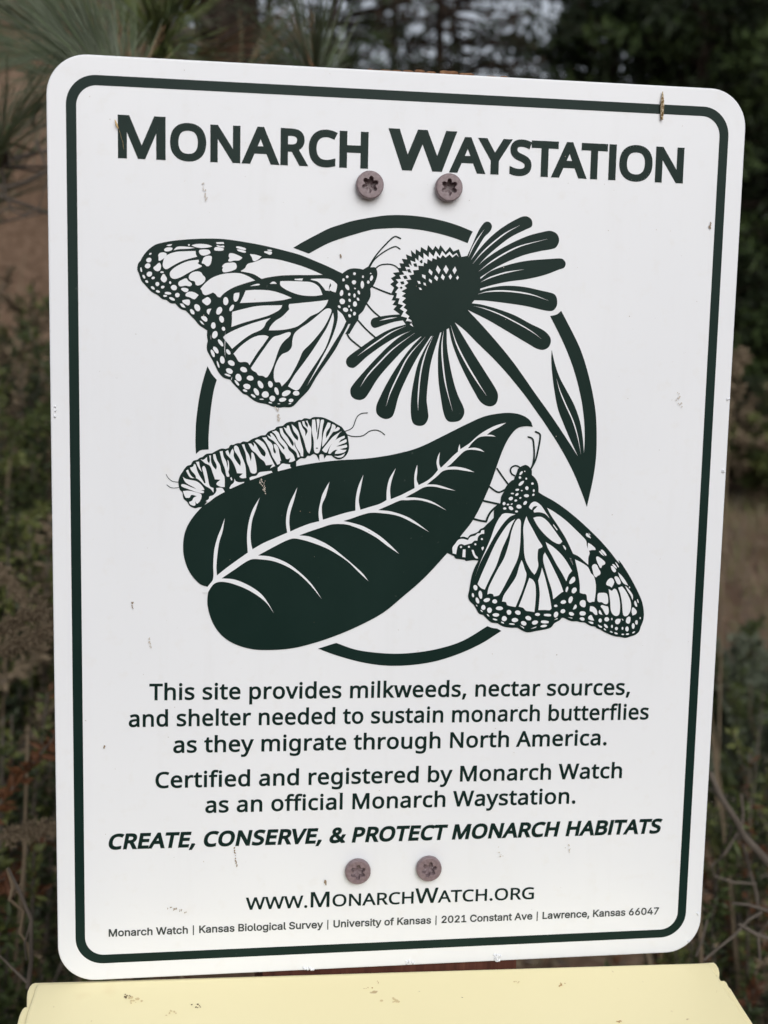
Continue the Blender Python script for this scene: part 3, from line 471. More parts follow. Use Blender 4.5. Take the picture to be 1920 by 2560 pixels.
1 X 810,700 825,690 860,755c 815,740
1 X 793,890c 850,915 852,930 820,925
1 X 1035,840 1060,812 1110,812c 1105,850 1080,883 1045,878
1 X 1128,808 1150,830 1140,833
1 X 1182,850 1195,800 1225,780 1245,790 1243,850 1225,877 1195,870
1 X 880,885 910,890 935,932 900,928
1 X 1300,570 1315,562 1337,620 1332,645 1305,620
1 X 1270,660 1290,655 1330,700 1325,740 1275,765c 1262,710
1 X 400,310 420,265 465,228 483,280 440,320 410,328
1 X 450,680c 485,612 505,640 490,670 455,682
1 X 380,788c 445,795c 440,808c
1 X 190,825c 240,800 235,815c
e 1 X 1233,376,10,12,0 828,833,23,28,0 918,817,33,30,0 989,813,10,16,0 1381,800,9,14,0 1330,860,19,32,0 1284,910,20,40,0 1199,950,23,35,0 1136,942,12,20,0 1052,945,21,23,0 991,915,13,23,0 893,957,20,9,40 981,990,20,10,25 1047,1011,25,12,20 1140,1025,18,10,0 1205,1022,22,12,-10 1290,998,22,10,-30 1348,565,8,28,-15 368,403,16,40,15 468,418,32,44,30 419,547,28,50,18 320,578,38,26,-10 214,631,24,17,0 313,705,34,28,-20 431,742,37,24,20 217,752,30,42,20
e 1 U 210,490,28,38,-15 280,588,25,58,-8 176,594,15,30,-10 238,668,22,44,-20 367,662,46,27,-15 477,680,34,29,0 320,764,30,35,0 541,775,50,27,0 405,802,33,38,0 494,867,46,25,0 674,831,32,35,-20 797,835,40,30,20 609,918,36,36,-20 755,938,45,29,0 942,911,42,29,20 878,983,40,29,25 1068,860,35,21,0 1032,972,43,28,-15 1155,1020,46,17,-8 715,993,40,10,5 585,973,24,9,25 480,930,33,11,15 385,872,22,8,45 296,812,20,8,40 228,738,14,5,50
1 U 1155,870 1165,855 1250,858 1250,885 1165,880
1 U 1125,945 1220,955 1215,980 1120,975
1 U 976,1057c 1055,1025c 1040,1045
1 U 820,1010c 880,1040 880,1057c
1 U 1512,80c 1540,100 1558,172c 1530,130'''
GL = {
'N ':'363;',
'N&':'1024;426,1014 70,-5 59,-19 47,-32 37,-44 21,-52 8,-63 -15,-82 -42,-68 -65,-59 -78,-52 270,-261 33,48 27,52 20,59 18,63 124,0 -25,-85 -31,-81 -38,-71 -49,-63 204,-199 -166,0 -122,117 -45,-37 -49,-31 -53,-26 -57,-20 -67,-13 -73,-4 -91,7 -76,24 -63,39 -46,54 -29,68 -9,82 5,66 19,58 32,49 44,43 54,41 61,38 -58,70 -26,36 -19,42 -14,46 -5,47 8,64 23,54 37,42 52,34 63,19;365,476 -47,-27 -41,-32 -31,-31 -23,-35 -15,-40 -6,-46 14,-70 39,-54 61,-35 77,-10 83,7 72,21 58,33 48,37;421,914 -53,-8 -43,-23 -27,-37 -10,-48 7,-49 19,-44 33,-45 46,-49 69,45 48,44 28,47 8,52 -8,46 -25,36 -40,25',
'N,':'375;269,147 -32,-107 -43,-113 -46,-107 -90,0 28,114 24,120 17,108 131,0',
'N.':'375;101,75 5,45 20,28 28,16 33,5 33,-5 28,-16 19,-28 7,-45 -7,-44 -19,-28 -28,-17 -33,-5 -33,5 -28,17 -20,28',
'NA':'894;763,0 -121,309 -396,0 -119,-309 -127,0 391,1003 113,0 390,-1003;492,724 -14,40 -19,61 -14,48 -14,-56 -16,-53 -14,-40 -113,-303 316,0',
'NB':'909;421,1000 115,-7 94,-19 75,-30 52,-45 34,-65 10,-82 -5,-56 -18,-49 -26,-41 -38,-34 -47,-26 -56,-15 0,-7 59,-14 54,-23 46,-32 35,-43 22,-58 7,-70 -10,-83 -32,-72 -50,-56 -70,-40 -84,-24 -101,-9 -351,0 0,1000;447,574 108,11 68,29 35,53 12,71 -7,49 -19,40 -31,28 -75,28 -110,9 -166,0 0,-318;262,469 0,-363 200,0 81,6 61,17 43,30 41,59 12,75 -5,51 -18,42 -31,35 -46,26 -64,17 -82,5',
'NC':'883;564,902 -75,-7 -68,-19 -61,-35 -49,-45 -40,-58 -28,-70 -18,-80 -7,-89 11,-115 28,-98 48,-82 67,-59 85,-37 105,-12 65,3 61,9 115,28 0,-110 -58,-17 -59,-12 -65,-9 -76,-2 -96,7 -86,21 -73,35 -63,49 -51,59 -40,72 -38,125 -12,147 6,108 25,100 38,87 54,75 68,61 83,44 95,27 110,11 75,-5 74,-11 68,-19 59,-24 -50,-107 -103,39 -60,12',
'NE':'778;695,0 -559,0 0,1000 559,0 0,-112 -433,0 0,-312 406,0 0,-108 -406,0 0,-358 433,0',
'NG':'1017;569,527 345,0 0,-489 -80,-24 -82,-16 -89,-8 -99,-4 -98,7 -87,21 -77,35 -65,47 -54,59 -42,72 -42,126 -13,146 6,100 21,90 34,82 47,70 59,61 72,47 82,35 92,23 105,7 80,-5 79,-11 71,-19 67,-24 -48,-110 -55,22 -63,20 -68,12 -70,3 -112,-12 -92,-37 -77,-59 -54,-80 -33,-98 -13,-117 11,-112 28,-97 50,-82 72,-61 94,-39 122,-12 61,2 51,5 84,16 0,296 -220,0',
'NH':'1037;901,0 -128,0 0,466 -511,0 0,-466 -126,0 0,1000 126,0 0,-424 511,0 0,424 128,0',
'NI':'364;118,0 0,1000 128,0 0,-1000',
'NM':'1269;576,0 -328,876 -5,0 5,-71 3,-95 0,-104 0,-606 -115,0 0,1000 185,0 309,-820 5,0 314,820 185,0 0,-1000 -125,0 0,614 1,98 4,91 5,71 -5,0 -333,-874',
'NN':'1063;928,0 -148,0 -534,831 -5,0 5,-77 4,-94 1,-102 0,-558 -115,0 0,1000 145,0 534,-827 5,0 -3,66 -4,98 -3,98 0,565 118,0',
'NO':'1092;1007,501 -7,-110 -21,-101 -37,-88 -52,-75 -65,-61 -78,-43 -93,-28 -106,-9 -110,9 -96,28 -78,45 -65,59 -51,75 -35,89 -21,100 -6,112 12,143 38,125 39,70 52,61 63,49 73,35 87,21 98,7 96,-7 84,-21 73,-35 63,-49 50,-59 41,-72 40,-125;218,501 9,-117 26,-100 45,-80 63,-59 84,-37 103,-12 103,12 82,37 63,59 43,80 27,100 8,117 -8,117 -27,99 -43,81 -61,59 -84,35 -103,12 -103,-12 -84,-37 -63,-57 -45,-81 -26,-99',
'NP':'846;400,1000 118,-9 96,-26 72,-44 49,-57 31,-72 9,-87 -5,-59 -14,-60 -28,-52 -39,-49 -54,-40 -70,-30 -85,-19 -103,-7 -115,0 0,-389 -126,0 0,1000;389,892 -127,0 0,-395 101,0 87,6 70,14 56,26 38,40 23,51 9,66 -7,59 -21,47 -35,39 -49,26 -65,16',
'NR':'869;412,1000 113,-9 91,-22 70,-41 50,-55 30,-70 9,-87 -7,-74 -23,-59 -33,-49 -40,-37 -47,-28 -49,-20 274,-449 -147,0 -242,414 -199,0 0,-414 -126,0 0,1000;405,890 -143,0 0,-370 150,0 73,5 60,16 45,26 30,39 19,47 7,57 -7,58 -19,47 -34,33 -45,25 -61,12',
'NS':'768;703,267 -12,-82 -31,-70 -53,-54 -71,-42 -87,-24 -103,-9 -107,5 -94,16 -73,26 0,121 55,-21 70,-20 75,-14 79,-3 68,3 57,16 44,23 31,33 20,38 5,48 -5,45 -16,37 -28,33 -44,29 -61,30 -80,31 -61,25 -52,26 -44,30 -37,33 -28,37 -21,41 -12,49 -3,56 10,73 30,63 49,51 64,37 77,22 89,9 79,-5 73,-11 65,-17 59,-23 -40,-108 -53,21 -59,16 -63,12 -64,3 -58,-3 -47,-14 -37,-23 -26,-28 -16,-36 -5,-41 5,-47 16,-36 28,-34 40,-27 56,-28 73,-30 82,-33 68,-35 53,-42 40,-47 23,-59',
'NT':'778;452,0 -126,0 0,888 -312,0 0,112 749,0 0,-112 -311,0',
'NV':'839;839,1000 -356,-1000 -127,0 -356,1000 131,0 225,-642 28,-79 19,-71 18,-68 15,68 21,73 26,80 224,639',
'NW':'1300;1283,1000 -266,-1000 -127,0 -194,654 -17,62 -16,57 -12,49 -5,30 -6,-30 -10,-49 -16,-59 -17,-63 -189,-651 -127,0 -264,1000 131,0 156,-611 15,-64 13,-61 10,-58 9,-54 9,56 12,61 15,64 18,63 176,604 129,0 184,-607 19,-67 15,-62 11,-60 10,-52 11,73 17,80 21,86 154,609',
'NY':'792;396,508 260,492 136,0 -333,-613 0,-387 -126,0 0,382 -333,618 138,0',
'Na':'785;403,763 84,-7 68,-20 51,-33 36,-49 23,-64 7,-79 0,-511 -89,0 -25,106 -5,0 -33,-36 -33,-32 -37,-22 -42,-18 -48,-8 -60,-4 -63,5 -57,19 -49,30 -35,44 -24,56 -7,68 10,69 28,58 49,47 70,33 90,23 112,11 127,3 0,45 -10,79 -30,51 -49,27 -66,9 -57,-3 -55,-14 -99,-40 -38,92 54,25 63,20 68,14;440,363 -119,-14 -75,-31 -40,-47 -14,-63 9,-56 29,-37 44,-23 54,-6 87,12 72,40 35,42 21,54 7,66 0,66',
'Nb':'860;243,805 -2,-89 -5,-65 7,0 38,44 49,36 64,23 81,9 87,-11 75,-33 63,-54 47,-75 28,-96 9,-119 -9,-118 -30,-98 -47,-75 -61,-54 -75,-33 -87,-11 -81,9 -64,22 -49,37 -38,42 -11,0 -24,-96 -89,0 0,1063 124,0;454,661 -72,-8 -54,-23 -40,-38 -26,-54 -14,-70 -5,-89 0,-6 10,-122 35,-89 38,-42 56,-24 73,-7 63,7 49,24 40,42 27,58 17,70 5,87 -5,85 -17,72 -27,56 -40,38 -50,25',
'Nc':'672;421,-14 -95,11 -83,29 -70,53 -53,73 -33,98 -10,122 12,124 35,101 54,75 70,52 85,30 95,10 57,-3 54,-9 47,-12 39,-16 -37,-103 -78,25 -44,7 -40,3 -70,-9 -56,-22 -42,-40 -29,-56 -20,-70 -5,-87 5,-82 20,-70 29,-56 42,-40 53,-23 66,-9 57,4 51,9 45,14 41,17 0,-110 -41,-17 -41,-12 -51,-9',
'Nd':'860;386,-14 -88,11 -75,33 -62,54 -48,75 -27,96 -9,118 9,119 29,98 47,75 61,56 75,33 88,10 56,-3 47,-12 40,-16 35,-23 29,-28 25,-29 9,0 -6,54 -3,57 0,299 124,0 0,-1063 -100,0 -17,101 -7,0 -25,-31 -29,-28 -35,-23 -42,-17 -47,-12;405,89 71,7 56,21 40,37 35,82 13,113 0,23 -11,124 -35,90 -40,42 -56,26 -75,7 -61,-8 -49,-26 -38,-44 -39,-93 -12,-118 12,-121 39,-89 38,-42 51,-24',
'Ne':'789;408,764 91,-10 75,-31 61,-51 46,-68 28,-82 8,-96 0,-75 -513,0 9,-77 21,-66 35,-51 47,-37 59,-22 68,-7 68,3 60,11 56,15 57,23 0,-108 -57,-21 -56,-16 -61,-8 -72,-4 -99,11 -89,33 -74,54 -54,75 -33,96 -12,115 10,113 32,98 49,79 66,57 82,35;407,663 -54,-5 -48,-19 -36,-32 -42,-68 -19,-90 382,0 -5,61 -16,52 -24,42 -35,31 -46,21',
'Nf':'480;464,654 -188,0 0,-654 -124,0 0,654 -131,0 0,58 131,42 0,44 9,87 21,70 34,52 49,35 60,21 71,7 44,-2 38,-5 63,-18 -31,-96 -53,14 -59,7 -54,-10 -39,-32 -22,-52 -7,-77 0,-49 188,0',
'Ng':'860;386,764 69,-7 63,-21 56,-34 46,-51 7,0 17,99 98,0 0,-762 -9,-98 -28,-80 -45,-65 -65,-45 -84,-26 -104,-9 -79,2 -71,8 -65,16 -56,21 0,113 58,-24 66,-19 73,-12 81,-4 59,7 51,19 41,32 30,42 19,50 6,61 0,30 1,49 4,43 -7,0 -44,-50 -52,-35 -63,-21 -73,-7 -89,11 -77,34 -61,58 -46,77 -27,94 -9,113 9,112 27,94 46,79 61,59 75,35;401,661 -57,-8 -49,-26 -38,-41 -30,-57 -18,-72 -5,-85 5,-84 18,-72 28,-55 40,-42 49,-25 61,-7 52,4 46,10 36,19 30,28 24,35 16,46 9,52 3,63 0,29 -5,93 -17,73 -30,54 -42,39 -56,21',
'Nh':'864;243,752 -2,-56 -5,-50 8,0 27,36 33,28 38,23 44,16 45,10 45,4 84,-7 68,-21 54,-37 39,-52 22,-70 9,-87 0,-489 -122,0 0,480 -10,80 -30,56 -52,33 -76,12 -75,-8 -57,-25 -40,-38 -28,-52 -14,-69 -5,-82 0,-387 -124,0 0,1063 124,0',
'Ni':'361;243,750 0,-750 -124,0 0,750;182,1031 26,-5 24,-14 16,-24 5,-35 -5,-35 -16,-24 -24,-14 -26,-6 -28,6 -23,14 -16,24 -5,35 5,35 16,24 23,14',
'Nk':'747;241,508 -2,-59 -3,-63 5,0 24,33 35,42 30,36 239,253 145,0 -304,-321 325,-429 -149,0 -260,349 -85,-73 0,-276 -122,0 0,1063 122,0',
'Nl':'361;243,0 -124,0 0,1063 124,0',
'Nm':'1307;942,764 77,-7 65,-22 49,-35 35,-53 20,-71 7,-87 0,-489 -122,0 0,483 -8,77 -28,56 -47,33 -69,12 -66,-8 -52,-21 -39,-35 -35,-77 -12,-106 0,-414 -120,0 0,483 -5,55 -13,43 -21,35 -29,24 -39,16 -48,5 -67,-8 -52,-25 -37,-38 -24,-52 -16,-69 -3,-80 0,-389 -124,0 0,750 99,0 19,-103 7,0 27,37 31,30 37,22 40,16 42,9 43,3 81,-8 64,-23 51,-38 35,-56 7,0 43,56 60,38 66,23',
'Nn':'864;480,764 82,-7 68,-22 52,-35 39,-53 22,-71 9,-87 0,-489 -122,0 0,480 -10,80 -30,56 -52,33 -76,12 -75,-8 -57,-23 -40,-40 -35,-86 -12,-115 0,-389 -124,0 0,750 99,0 19,-103 7,0 28,37 33,30 41,22 41,16 46,9',
'No':'846;771,377 -7,-89 -17,-77 -30,-68 -40,-54 -50,-45 -62,-32 -68,-19 -76,-7 -72,7 -65,19 -59,32 -50,45 -41,54 -31,68 -19,77 -7,89 10,115 32,94 50,77 70,56 86,33 101,12 96,-12 84,-33 69,-56 53,-77 33,-94;204,377 5,-82 18,-72 30,-57 43,-42 54,-26 70,-9 68,9 56,26 44,42 29,57 18,72 5,82 -7,82 -17,70 -30,56 -42,42 -56,26 -70,8 -69,-8 -55,-26 -41,-42 -30,-56 -18,-70',
'Np':'860;476,764 86,-10 75,-33 63,-53 47,-76 28,-96 9,-119 -9,-119 -30,-96 -45,-76 -63,-56 -75,-33 -87,-11 -54,4 -49,12 -40,17 -35,23 -30,24 -24,30 -9,0 5,-61 4,-63 0,-307 -124,0 0,1085 101,0 17,-103 6,0 24,32 30,28 33,24 42,18 47,12;454,661 -68,-8 -54,-21 -41,-35 -26,-51 -17,-66 -5,-80 0,-23 5,-86 14,-71 26,-58 40,-40 56,-26 71,-7 63,9 51,28 38,45 28,58 16,69 5,81 -12,115 -37,89 -40,44 -50,26',
'Nr':'578;469,764 46,-1 42,-7 -16,-114 -40,7 -40,4 -42,-6 -40,-13 -39,-21 -33,-30 -26,-37 -21,-42 -14,-49 -3,-55 0,-400 -124,0 0,750 101,0 14,-137 5,0 26,40 32,36 36,32 40,22 46,16',
'Ns':'670;607,208 -8,-68 -28,-54 -44,-44 -59,-32 -74,-17 -87,-7 -71,4 -63,8 -54,16 -46,19 0,112 49,-21 60,-19 64,-14 65,-5 80,6 56,23 31,35 11,45 -4,28 -12,23 -21,23 -35,22 -47,23 -66,28 -68,28 -56,28 -47,30 -34,36 -20,46 -7,55 8,60 26,49 42,38 91,38 114,14 66,-3 61,-11 58,-15 54,-21 -42,-98 -100,33 -52,11 -54,3 -67,-5 -48,-19 -30,-28 -11,-39 6,-27 14,-25 24,-21 37,-21 113,-49 67,-26 55,-28 44,-31 33,-37 19,-45',
'Nt':'504;370,87 58,5 47,11 0,-94 -25,-9 -31,-7 -70,-7 -58,5 -50,16 -46,28 -36,42 -23,61 -7,80 0,436 -106,0 0,60 108,49 49,158 71,0 0,-171 218,0 0,-96 -218,0 0,-432 9,-60 24,-42 39,-26',
'Nu':'864;745,750 0,-750 -99,0 -19,99 -6,0 -28,-36 -33,-28 -40,-21 -44,-16 -45,-8 -47,-4 -82,7 -68,21 -54,37 -39,52 -22,70 -9,85 0,492 126,0 0,-483 10,-79 30,-55 52,-34 73,-10 75,7 58,24 42,39 26,52 16,68 5,81 0,390',
'Nv':'710;284,0 -284,750 131,0 160,-443 23,-68 23,-71 14,-58 5,0 17,58 23,73 25,66 158,443 131,0 -284,-750',
'Nw':'1099;604,424 -18,58 -14,56 -12,47 -9,38 -5,0 -8,-38 -11,-49 -14,-56 -17,-58 -135,-420 -139,0 -206,750 127,0 103,-401 21,-82 17,-79 11,-63 5,0 11,42 12,54 14,56 14,49 132,424 135,0 129,-424 21,-68 19,-70 11,-61 5,0 10,59 19,79 21,84 105,401 126,0 -208,-750 -145,0',
'Ny':'714;2,750 131,0 162,-427 26,-72 21,-68 16,-64 7,0 26,92 37,114 153,425 133,0 -323,-853 -30,-66 -33,-58 -40,-45 -47,-35 -56,-21 -68,-7 -58,3 -43,7 0,98 36,-5 46,-4 40,6 35,10 29,21 25,26 21,33 17,37 39,100',
'I ':'369;',
'I,':'369;75,-234 59,373 135,0 -104,-373',
'I0':'890;446,-14 -104,16 -87,45 -68,75 -51,100 -32,128 -10,149 10,149 32,128 51,102 68,73 87,47 104,16 102,-16 87,-47 68,-73 51,-102 32,-128 10,-149 -10,-149 -32,-128 -49,-100 -70,-75 -87,-45;446,98 67,12 57,35 45,57 33,81 20,98 8,118 -8,118 -20,100 -33,79 -45,59 -57,35 -67,14 -69,-14 -57,-35 -45,-59 -33,-79 -20,-100 -8,-118 8,-118 20,-98 33,-81 45,-57 57,-35',
'I1':'890;149,0 0,108 619,0 0,-108;542,1000 0,-1000 -125,0 0,880 -6,0 -242,-177 0,136 220,161',
'I2':'890;126,0 0,92 334,358 94,104 33,45 24,43 14,42 4,45 -6,51 -18,43 -29,34 -40,25 -45,16 -51,6 -55,-6 -47,-20 -37,-27 -28,-40 -18,-45 -5,-55 -120,0 9,85 30,72 49,61 63,45 77,30 84,10 85,-10 74,-28 61,-45 47,-57 30,-67 10,-76 -6,-53 -14,-53 -28,-55 -41,-61 -59,-71 -76,-84 -224,-236 0,-6 463,0 0,-112',
'I4':'890;79,206 0,104 406,690 126,0 -397,-674 0,-6 597,0 0,-114;554,0 0,238 0,49 0,338 120,0 0,-625',
'I6':'890;444,-14 -86,12 -79,31 -65,50 -49,66 -29,81 -10,92 8,73 23,79 43,90 69,108 226,332 138,0 -336,-487 -12,0 18,27 21,26 28,21 33,16 35,10 42,4 84,-10 75,-27 59,-48 47,-60 27,-77 10,-87 -10,-88 -31,-77 -49,-66 -65,-49 -77,-32;444,94 55,8 49,22 39,31 30,43 20,53 5,57 -5,59 -20,51 -30,44 -39,31 -49,22 -55,6 -55,-6 -47,-20 -41,-33 -30,-42 -20,-51 -5,-59 5,-59 20,-51 30,-45 41,-31 47,-22',
'I7':'890;191,0 444,880 0,8 -513,0 0,112 646,0 0,-118 -444,-882',
'IA':'941;31,0 364,1000 147,0 368,-1000 -134,0 -212,593 -45,138 -63,208 25,0 -63,-210 -43,-136 -208,-593;216,279 0,112 511,0 0,-112',
'IB':'896;118,0 0,1000 355,0 95,-10 78,-25 59,-44 44,-53 25,-62 8,-71 -6,-59 -16,-47 -27,-38 -34,-29 -39,-22 -41,-15 0,-10 47,-10 47,-24 43,-35 34,-47 23,-59 8,-73 -10,-71 -25,-64 -45,-55 -65,-42 -85,-27 -106,-8;246,112 235,0 101,12 66,33 38,49 11,63 -5,47 -20,45 -30,38 -41,29 -53,20 -61,6 -241,0;246,560 222,0 53,6 45,16 39,25 30,33 19,44 6,47 -12,61 -33,51 -59,33 -84,12 -226,0',
'IC':'1002;525,-14 -122,16 -108,47 -91,75 -66,102 -44,126 -15,147 15,147 44,126 66,102 91,77 108,47 122,16 74,-6 69,-18 65,-27 57,-38 49,-47 41,-57 30,-65 19,-72 -127,0 -14,49 -24,43 -27,35 -36,30 -39,23 -43,18 -45,10 -49,4 -87,-12 -77,-35 -66,-57 -49,-77 -32,-98 -12,-118 12,-118 32,-96 51,-79 64,-57 77,-33 87,-12 49,4 45,10 43,18 39,23 36,30 27,35 24,43 14,47 127,0 -19,-70 -30,-65 -39,-57 -51,-47 -57,-38 -63,-27 -71,-18',
'IK':'917;204,285 0,139 69,89 69,82 75,81 298,324 165,0 -426,-458 -6,0;118,0 0,1000 128,0 0,-344 -2,-214 2,-63 0,-379;731,0 -362,509 79,98 434,-607',
'IL':'772;118,0 0,1000 128,0 0,-888 463,0 0,-112',
'IM':'1234;118,0 0,1000 181,0 245,-633 20,-55 23,-70 24,-77 22,-69 -30,0 22,67 23,75 24,72 20,57 243,633 181,0 0,-1000 -126,0 0,572 0,70 2,83 2,86 2,87 12,0 -30,-94 -31,-91 -30,-80 -21,-61 -224,-572 -110,0 -228,572 -22,59 -27,78 -32,93 -33,96 14,0 2,-81 2,-86 2,-87 0,-72 0,-572',
'IS':'876;440,-18 -102,10 -87,26 -72,43 -53,57 -36,71 -15,80 129,0 12,-53 26,-43 37,-34 47,-23 55,-14 59,-6 65,6 57,16 49,27 35,36 24,43 10,49 -8,43 -20,36 -31,27 -39,24 -101,33 -120,34 -110,41 -82,57 -37,47 -22,55 -8,61 12,80 33,69 53,55 71,43 83,26 92,10 94,-10 81,-26 69,-43 51,-53 33,-67 14,-72 -126,0 -22,66 -47,50 -68,31 -83,12 -61,-6 -53,-16 -43,-25 -32,-34 -21,-39 -6,-43 8,-47 23,-36 34,-29 41,-22 85,-29 102,-28 94,-29 47,-24 45,-27 40,-36 31,-43 20,-53 6,-63 -10,-79 -34,-68 -51,-59 -72,-45 -89,-30',
'IU':'1016;509,-16 -110,12 -96,33 -79,55 -57,73 -37,87 -12,96 0,660 126,0 0,-650 7,-67 26,-61 37,-51 53,-37 65,-24 77,-8 76,8 65,24 51,37 40,51 23,61 8,67 0,650 126,0 0,-660 -12,-96 -35,-87 -59,-73 -79,-55 -94,-33',
'IW':'1348;305,0 -274,1000 130,0 159,-615 24,-100 23,-100 20,-106 -16,0 22,106 22,100 25,100 161,615 146,0 161,-615 23,-100 24,-100 21,-106 -17,0 21,106 22,100 26,100 157,615 131,0 -275,-1000 -147,0 -171,635 -33,133 -30,165 28,0 -30,-157 -33,-141 -173,-635',
'Ia':'764;314,-18 -66,8 -63,20 -51,33 -40,45 -25,55 -10,69 8,59 17,45 30,36 39,27 43,20 50,16 104,17 110,14 35,6 26,10 15,15 6,24 0,4 -6,43 -11,35 -22,28 -31,22 -40,13 -47,4 -49,-4 -43,-13 -34,-18 -27,-24 -22,-25 -14,-28 -115,34 31,61 43,47 49,35 57,22 59,13 61,4 41,-2 48,-7 47,-14 45,-24 39,-33 32,-45 21,-59 8,-77 0,-493 -118,0 0,102 -10,0 -15,-27 -24,-26 -31,-25 -42,-22 -49,-14;334,88 63,8 51,20 39,29 30,38 17,43 8,45 0,102 -12,-8 -21,-7 -55,-12 -61,-10 -49,-6 -81,-18 -33,-17 -28,-22 -15,-29 -6,-38 4,-35 15,-30 24,-21 31,-18 38,-10',
'Ic':'778;407,-16 -95,12 -82,35 -69,59 -51,77 -31,94 -12,106 12,110 31,95 51,76 69,59 82,36 95,11 53,-2 51,-11 47,-18 41,-24 38,-29 31,-37 26,-42 17,-47 -116,-29 -10,27 -15,26 -18,23 -22,20 -25,16 -30,12 -31,7 -37,2 -67,-9 -55,-30 -41,-45 -32,-57 -18,-67 -5,-73 5,-70 18,-67 32,-55 41,-45 55,-30 67,-10 37,4 33,8 30,12 25,16 22,19 20,26 13,25 10,30 116,-30 -18,-47 -25,-43 -31,-37 -38,-32 -41,-23 -47,-20 -51,-10',
'Ie':'794;417,-16 -101,12 -86,35 -69,59 -51,77 -31,92 -12,108 10,108 31,95 51,76 67,59 82,38 95,11 61,-4 59,-15 55,-26 49,-39 43,-51 31,-65 22,-79 6,-94 0,-49 -582,0 0,102 517,0 -55,-37 -6,69 -18,62 -29,50 -39,39 -51,23 -63,8 -63,-8 -53,-25 -41,-37 -32,-48 -20,-57 -5,-58 0,-65 7,-77 20,-65 35,-51 46,-37 55,-22 65,-8 43,4 39,10 33,16 28,23 23,30 18,33 116,-27 -23,-55 -36,-47 -47,-40 -55,-29 -67,-18',
'If':'497;448,745 0,-103 -436,0 0,103;159,0 0,849 6,57 24,49 33,37 43,28 51,15 51,6 69,-6 41,-11 -31,-105 -24,8 -39,4 -47,-8 -33,-19 -18,-34 -6,-47 0,-823',
'Ig':'835;407,-297 -77,6 -67,16 -57,25 -45,34 -35,37 -26,43 98,55 42,-49 27,-23 36,-20 47,-14 57,-4 82,10 65,34 31,33 20,47 6,55 0,146 -10,0 -37,-53 -30,-26 -39,-24 -49,-15 -63,-6 -84,10 -77,33 -65,51 -49,73 -31,90 -10,108 10,108 31,93 49,76 63,57 79,34 86,11 63,-4 49,-17 39,-26 30,-27 39,-53 10,0 0,118 116,0 0,-763 -10,-88 -33,-71 -51,-53 -65,-37 -79,-22;403,116 63,8 53,23 41,40 29,51 18,65 6,76 -6,75 -18,65 -29,53 -41,41 -53,26 -63,9 -65,-9 -53,-26 -41,-43 -30,-55 -20,-65 -5,-71 5,-74 20,-63 30,-53 41,-40 53,-25',
'Ih':'806;224,446 0,-446 -120,0 0,1000 120,0 0,-436 -24,0 44,88 55,59 68,34 79,9 73,-7 61,-22 51,-39 39,-55 24,-71 7,-88 0,-472 -119,0 0,462 -12,78 -34,57 -53,38 -70,11 -52,-6 -45,-17 -39,-28 -29,-39 -18,-51',
'Ii':'326;104,0 0,745 120,0 0,-745;165,870 -33,6 -26,18 -20,25 -5,30 5,31 20,26 26,18 33,5 31,-5 28,-18 18,-26 6,-31 -6,-30 -18,-25 -28,-18',
'Il':'371;273,-4 -75,10 -53,33 -31,53 -10,73 0,835 120,0 0,-806 2,-43 10,-29 19,-16 32,-4 27,2 20,2 22,-100 -38,-8',
'In':'806;224,446 0,-446 -120,0 0,745 116,0 0,-181 -20,0 44,88 55,59 68,34 79,9 73,-7 61,-22 51,-39 39,-55 24,-71 7,-88 0,-472 -119,0 0,462 -12,78 -34,57 -53,38 -70,11 -52,-6 -45,-17 -39,-28 -29,-39 -18,-51',
'Io':'815;407,-16 -95,12 -82,35 -69,59 -51,77 -31,94 -12,106 12,110 31,95 51,76 69,59 82,36 95,11 96,-11 84,-36 67,-59 51,-76 34,-95 10,-110 -10,-106 -34,-94 -51,-77 -67,-59 -84,-35;407,90 68,10 55,30 44,45 29,55 18,67 6,70 -6,73 -18,67 -29,57 -44,45 -55,30 -68,9 -67,-9 -55,-30 -41,-45 -32,-57 -18,-67 -5,-73 5,-70 18,-67 32,-55 41,-45 55,-30',
'Ir':'509;104,0 0,745 116,0 0,-114 6,0 29,51 44,39 57,26 62,9 32,-2 27,0 0,-121 -25,4 -45,3 -49,-5 -46,-16 -37,-28 -27,-33 -18,-43 -6,-49 0,-466',
'Is':'717;358,-16 -73,6 -65,16 -55,29 -43,40 -34,49 -17,61 114,25 21,-55 38,-37 51,-22 61,-8 70,10 53,24 36,37 12,43 -6,36 -22,29 -33,22 -49,16 -124,29 -89,31 -63,44 -37,57 -12,72 8,61 28,53 43,43 55,32 67,22 74,5 71,-5 61,-18 49,-28 39,-37 30,-45 20,-51 -110,-26 -20,41 -30,36 -47,23 -63,10 -61,-8 -49,-23 -33,-36 -10,-43 6,-37 24,-30 39,-21 55,-18 112,-27 90,-30 61,-45 38,-57 11,-69 -10,-63 -27,-55 -43,-45 -59,-35 -73,-22',
'It':'446;401,745 0,-103 -389,0 0,103;128,925 120,0 0,-732 3,-44 16,-29 28,-16 39,-6 29,2 34,6 21,-102 -41,-10 -47,-2 -84,12 -65,37 -40,61 -13,81',
'Iu':'806;358,-10 -71,8 -61,24 -51,39 -39,55 -24,71 -8,86 0,472 120,0 0,-462 10,-77 35,-59 53,-37 71,-12 51,6 45,18 38,29 29,40 20,49 6,61 0,444 119,0 0,-745 -116,0 0,181 18,0 -41,-89 -57,-59 -69,-33',
'Iv':'764;320,0 -287,745 132,0 159,-440 43,-134 38,-130 -44,0 38,130 41,134 159,440 130,0 -285,-745',
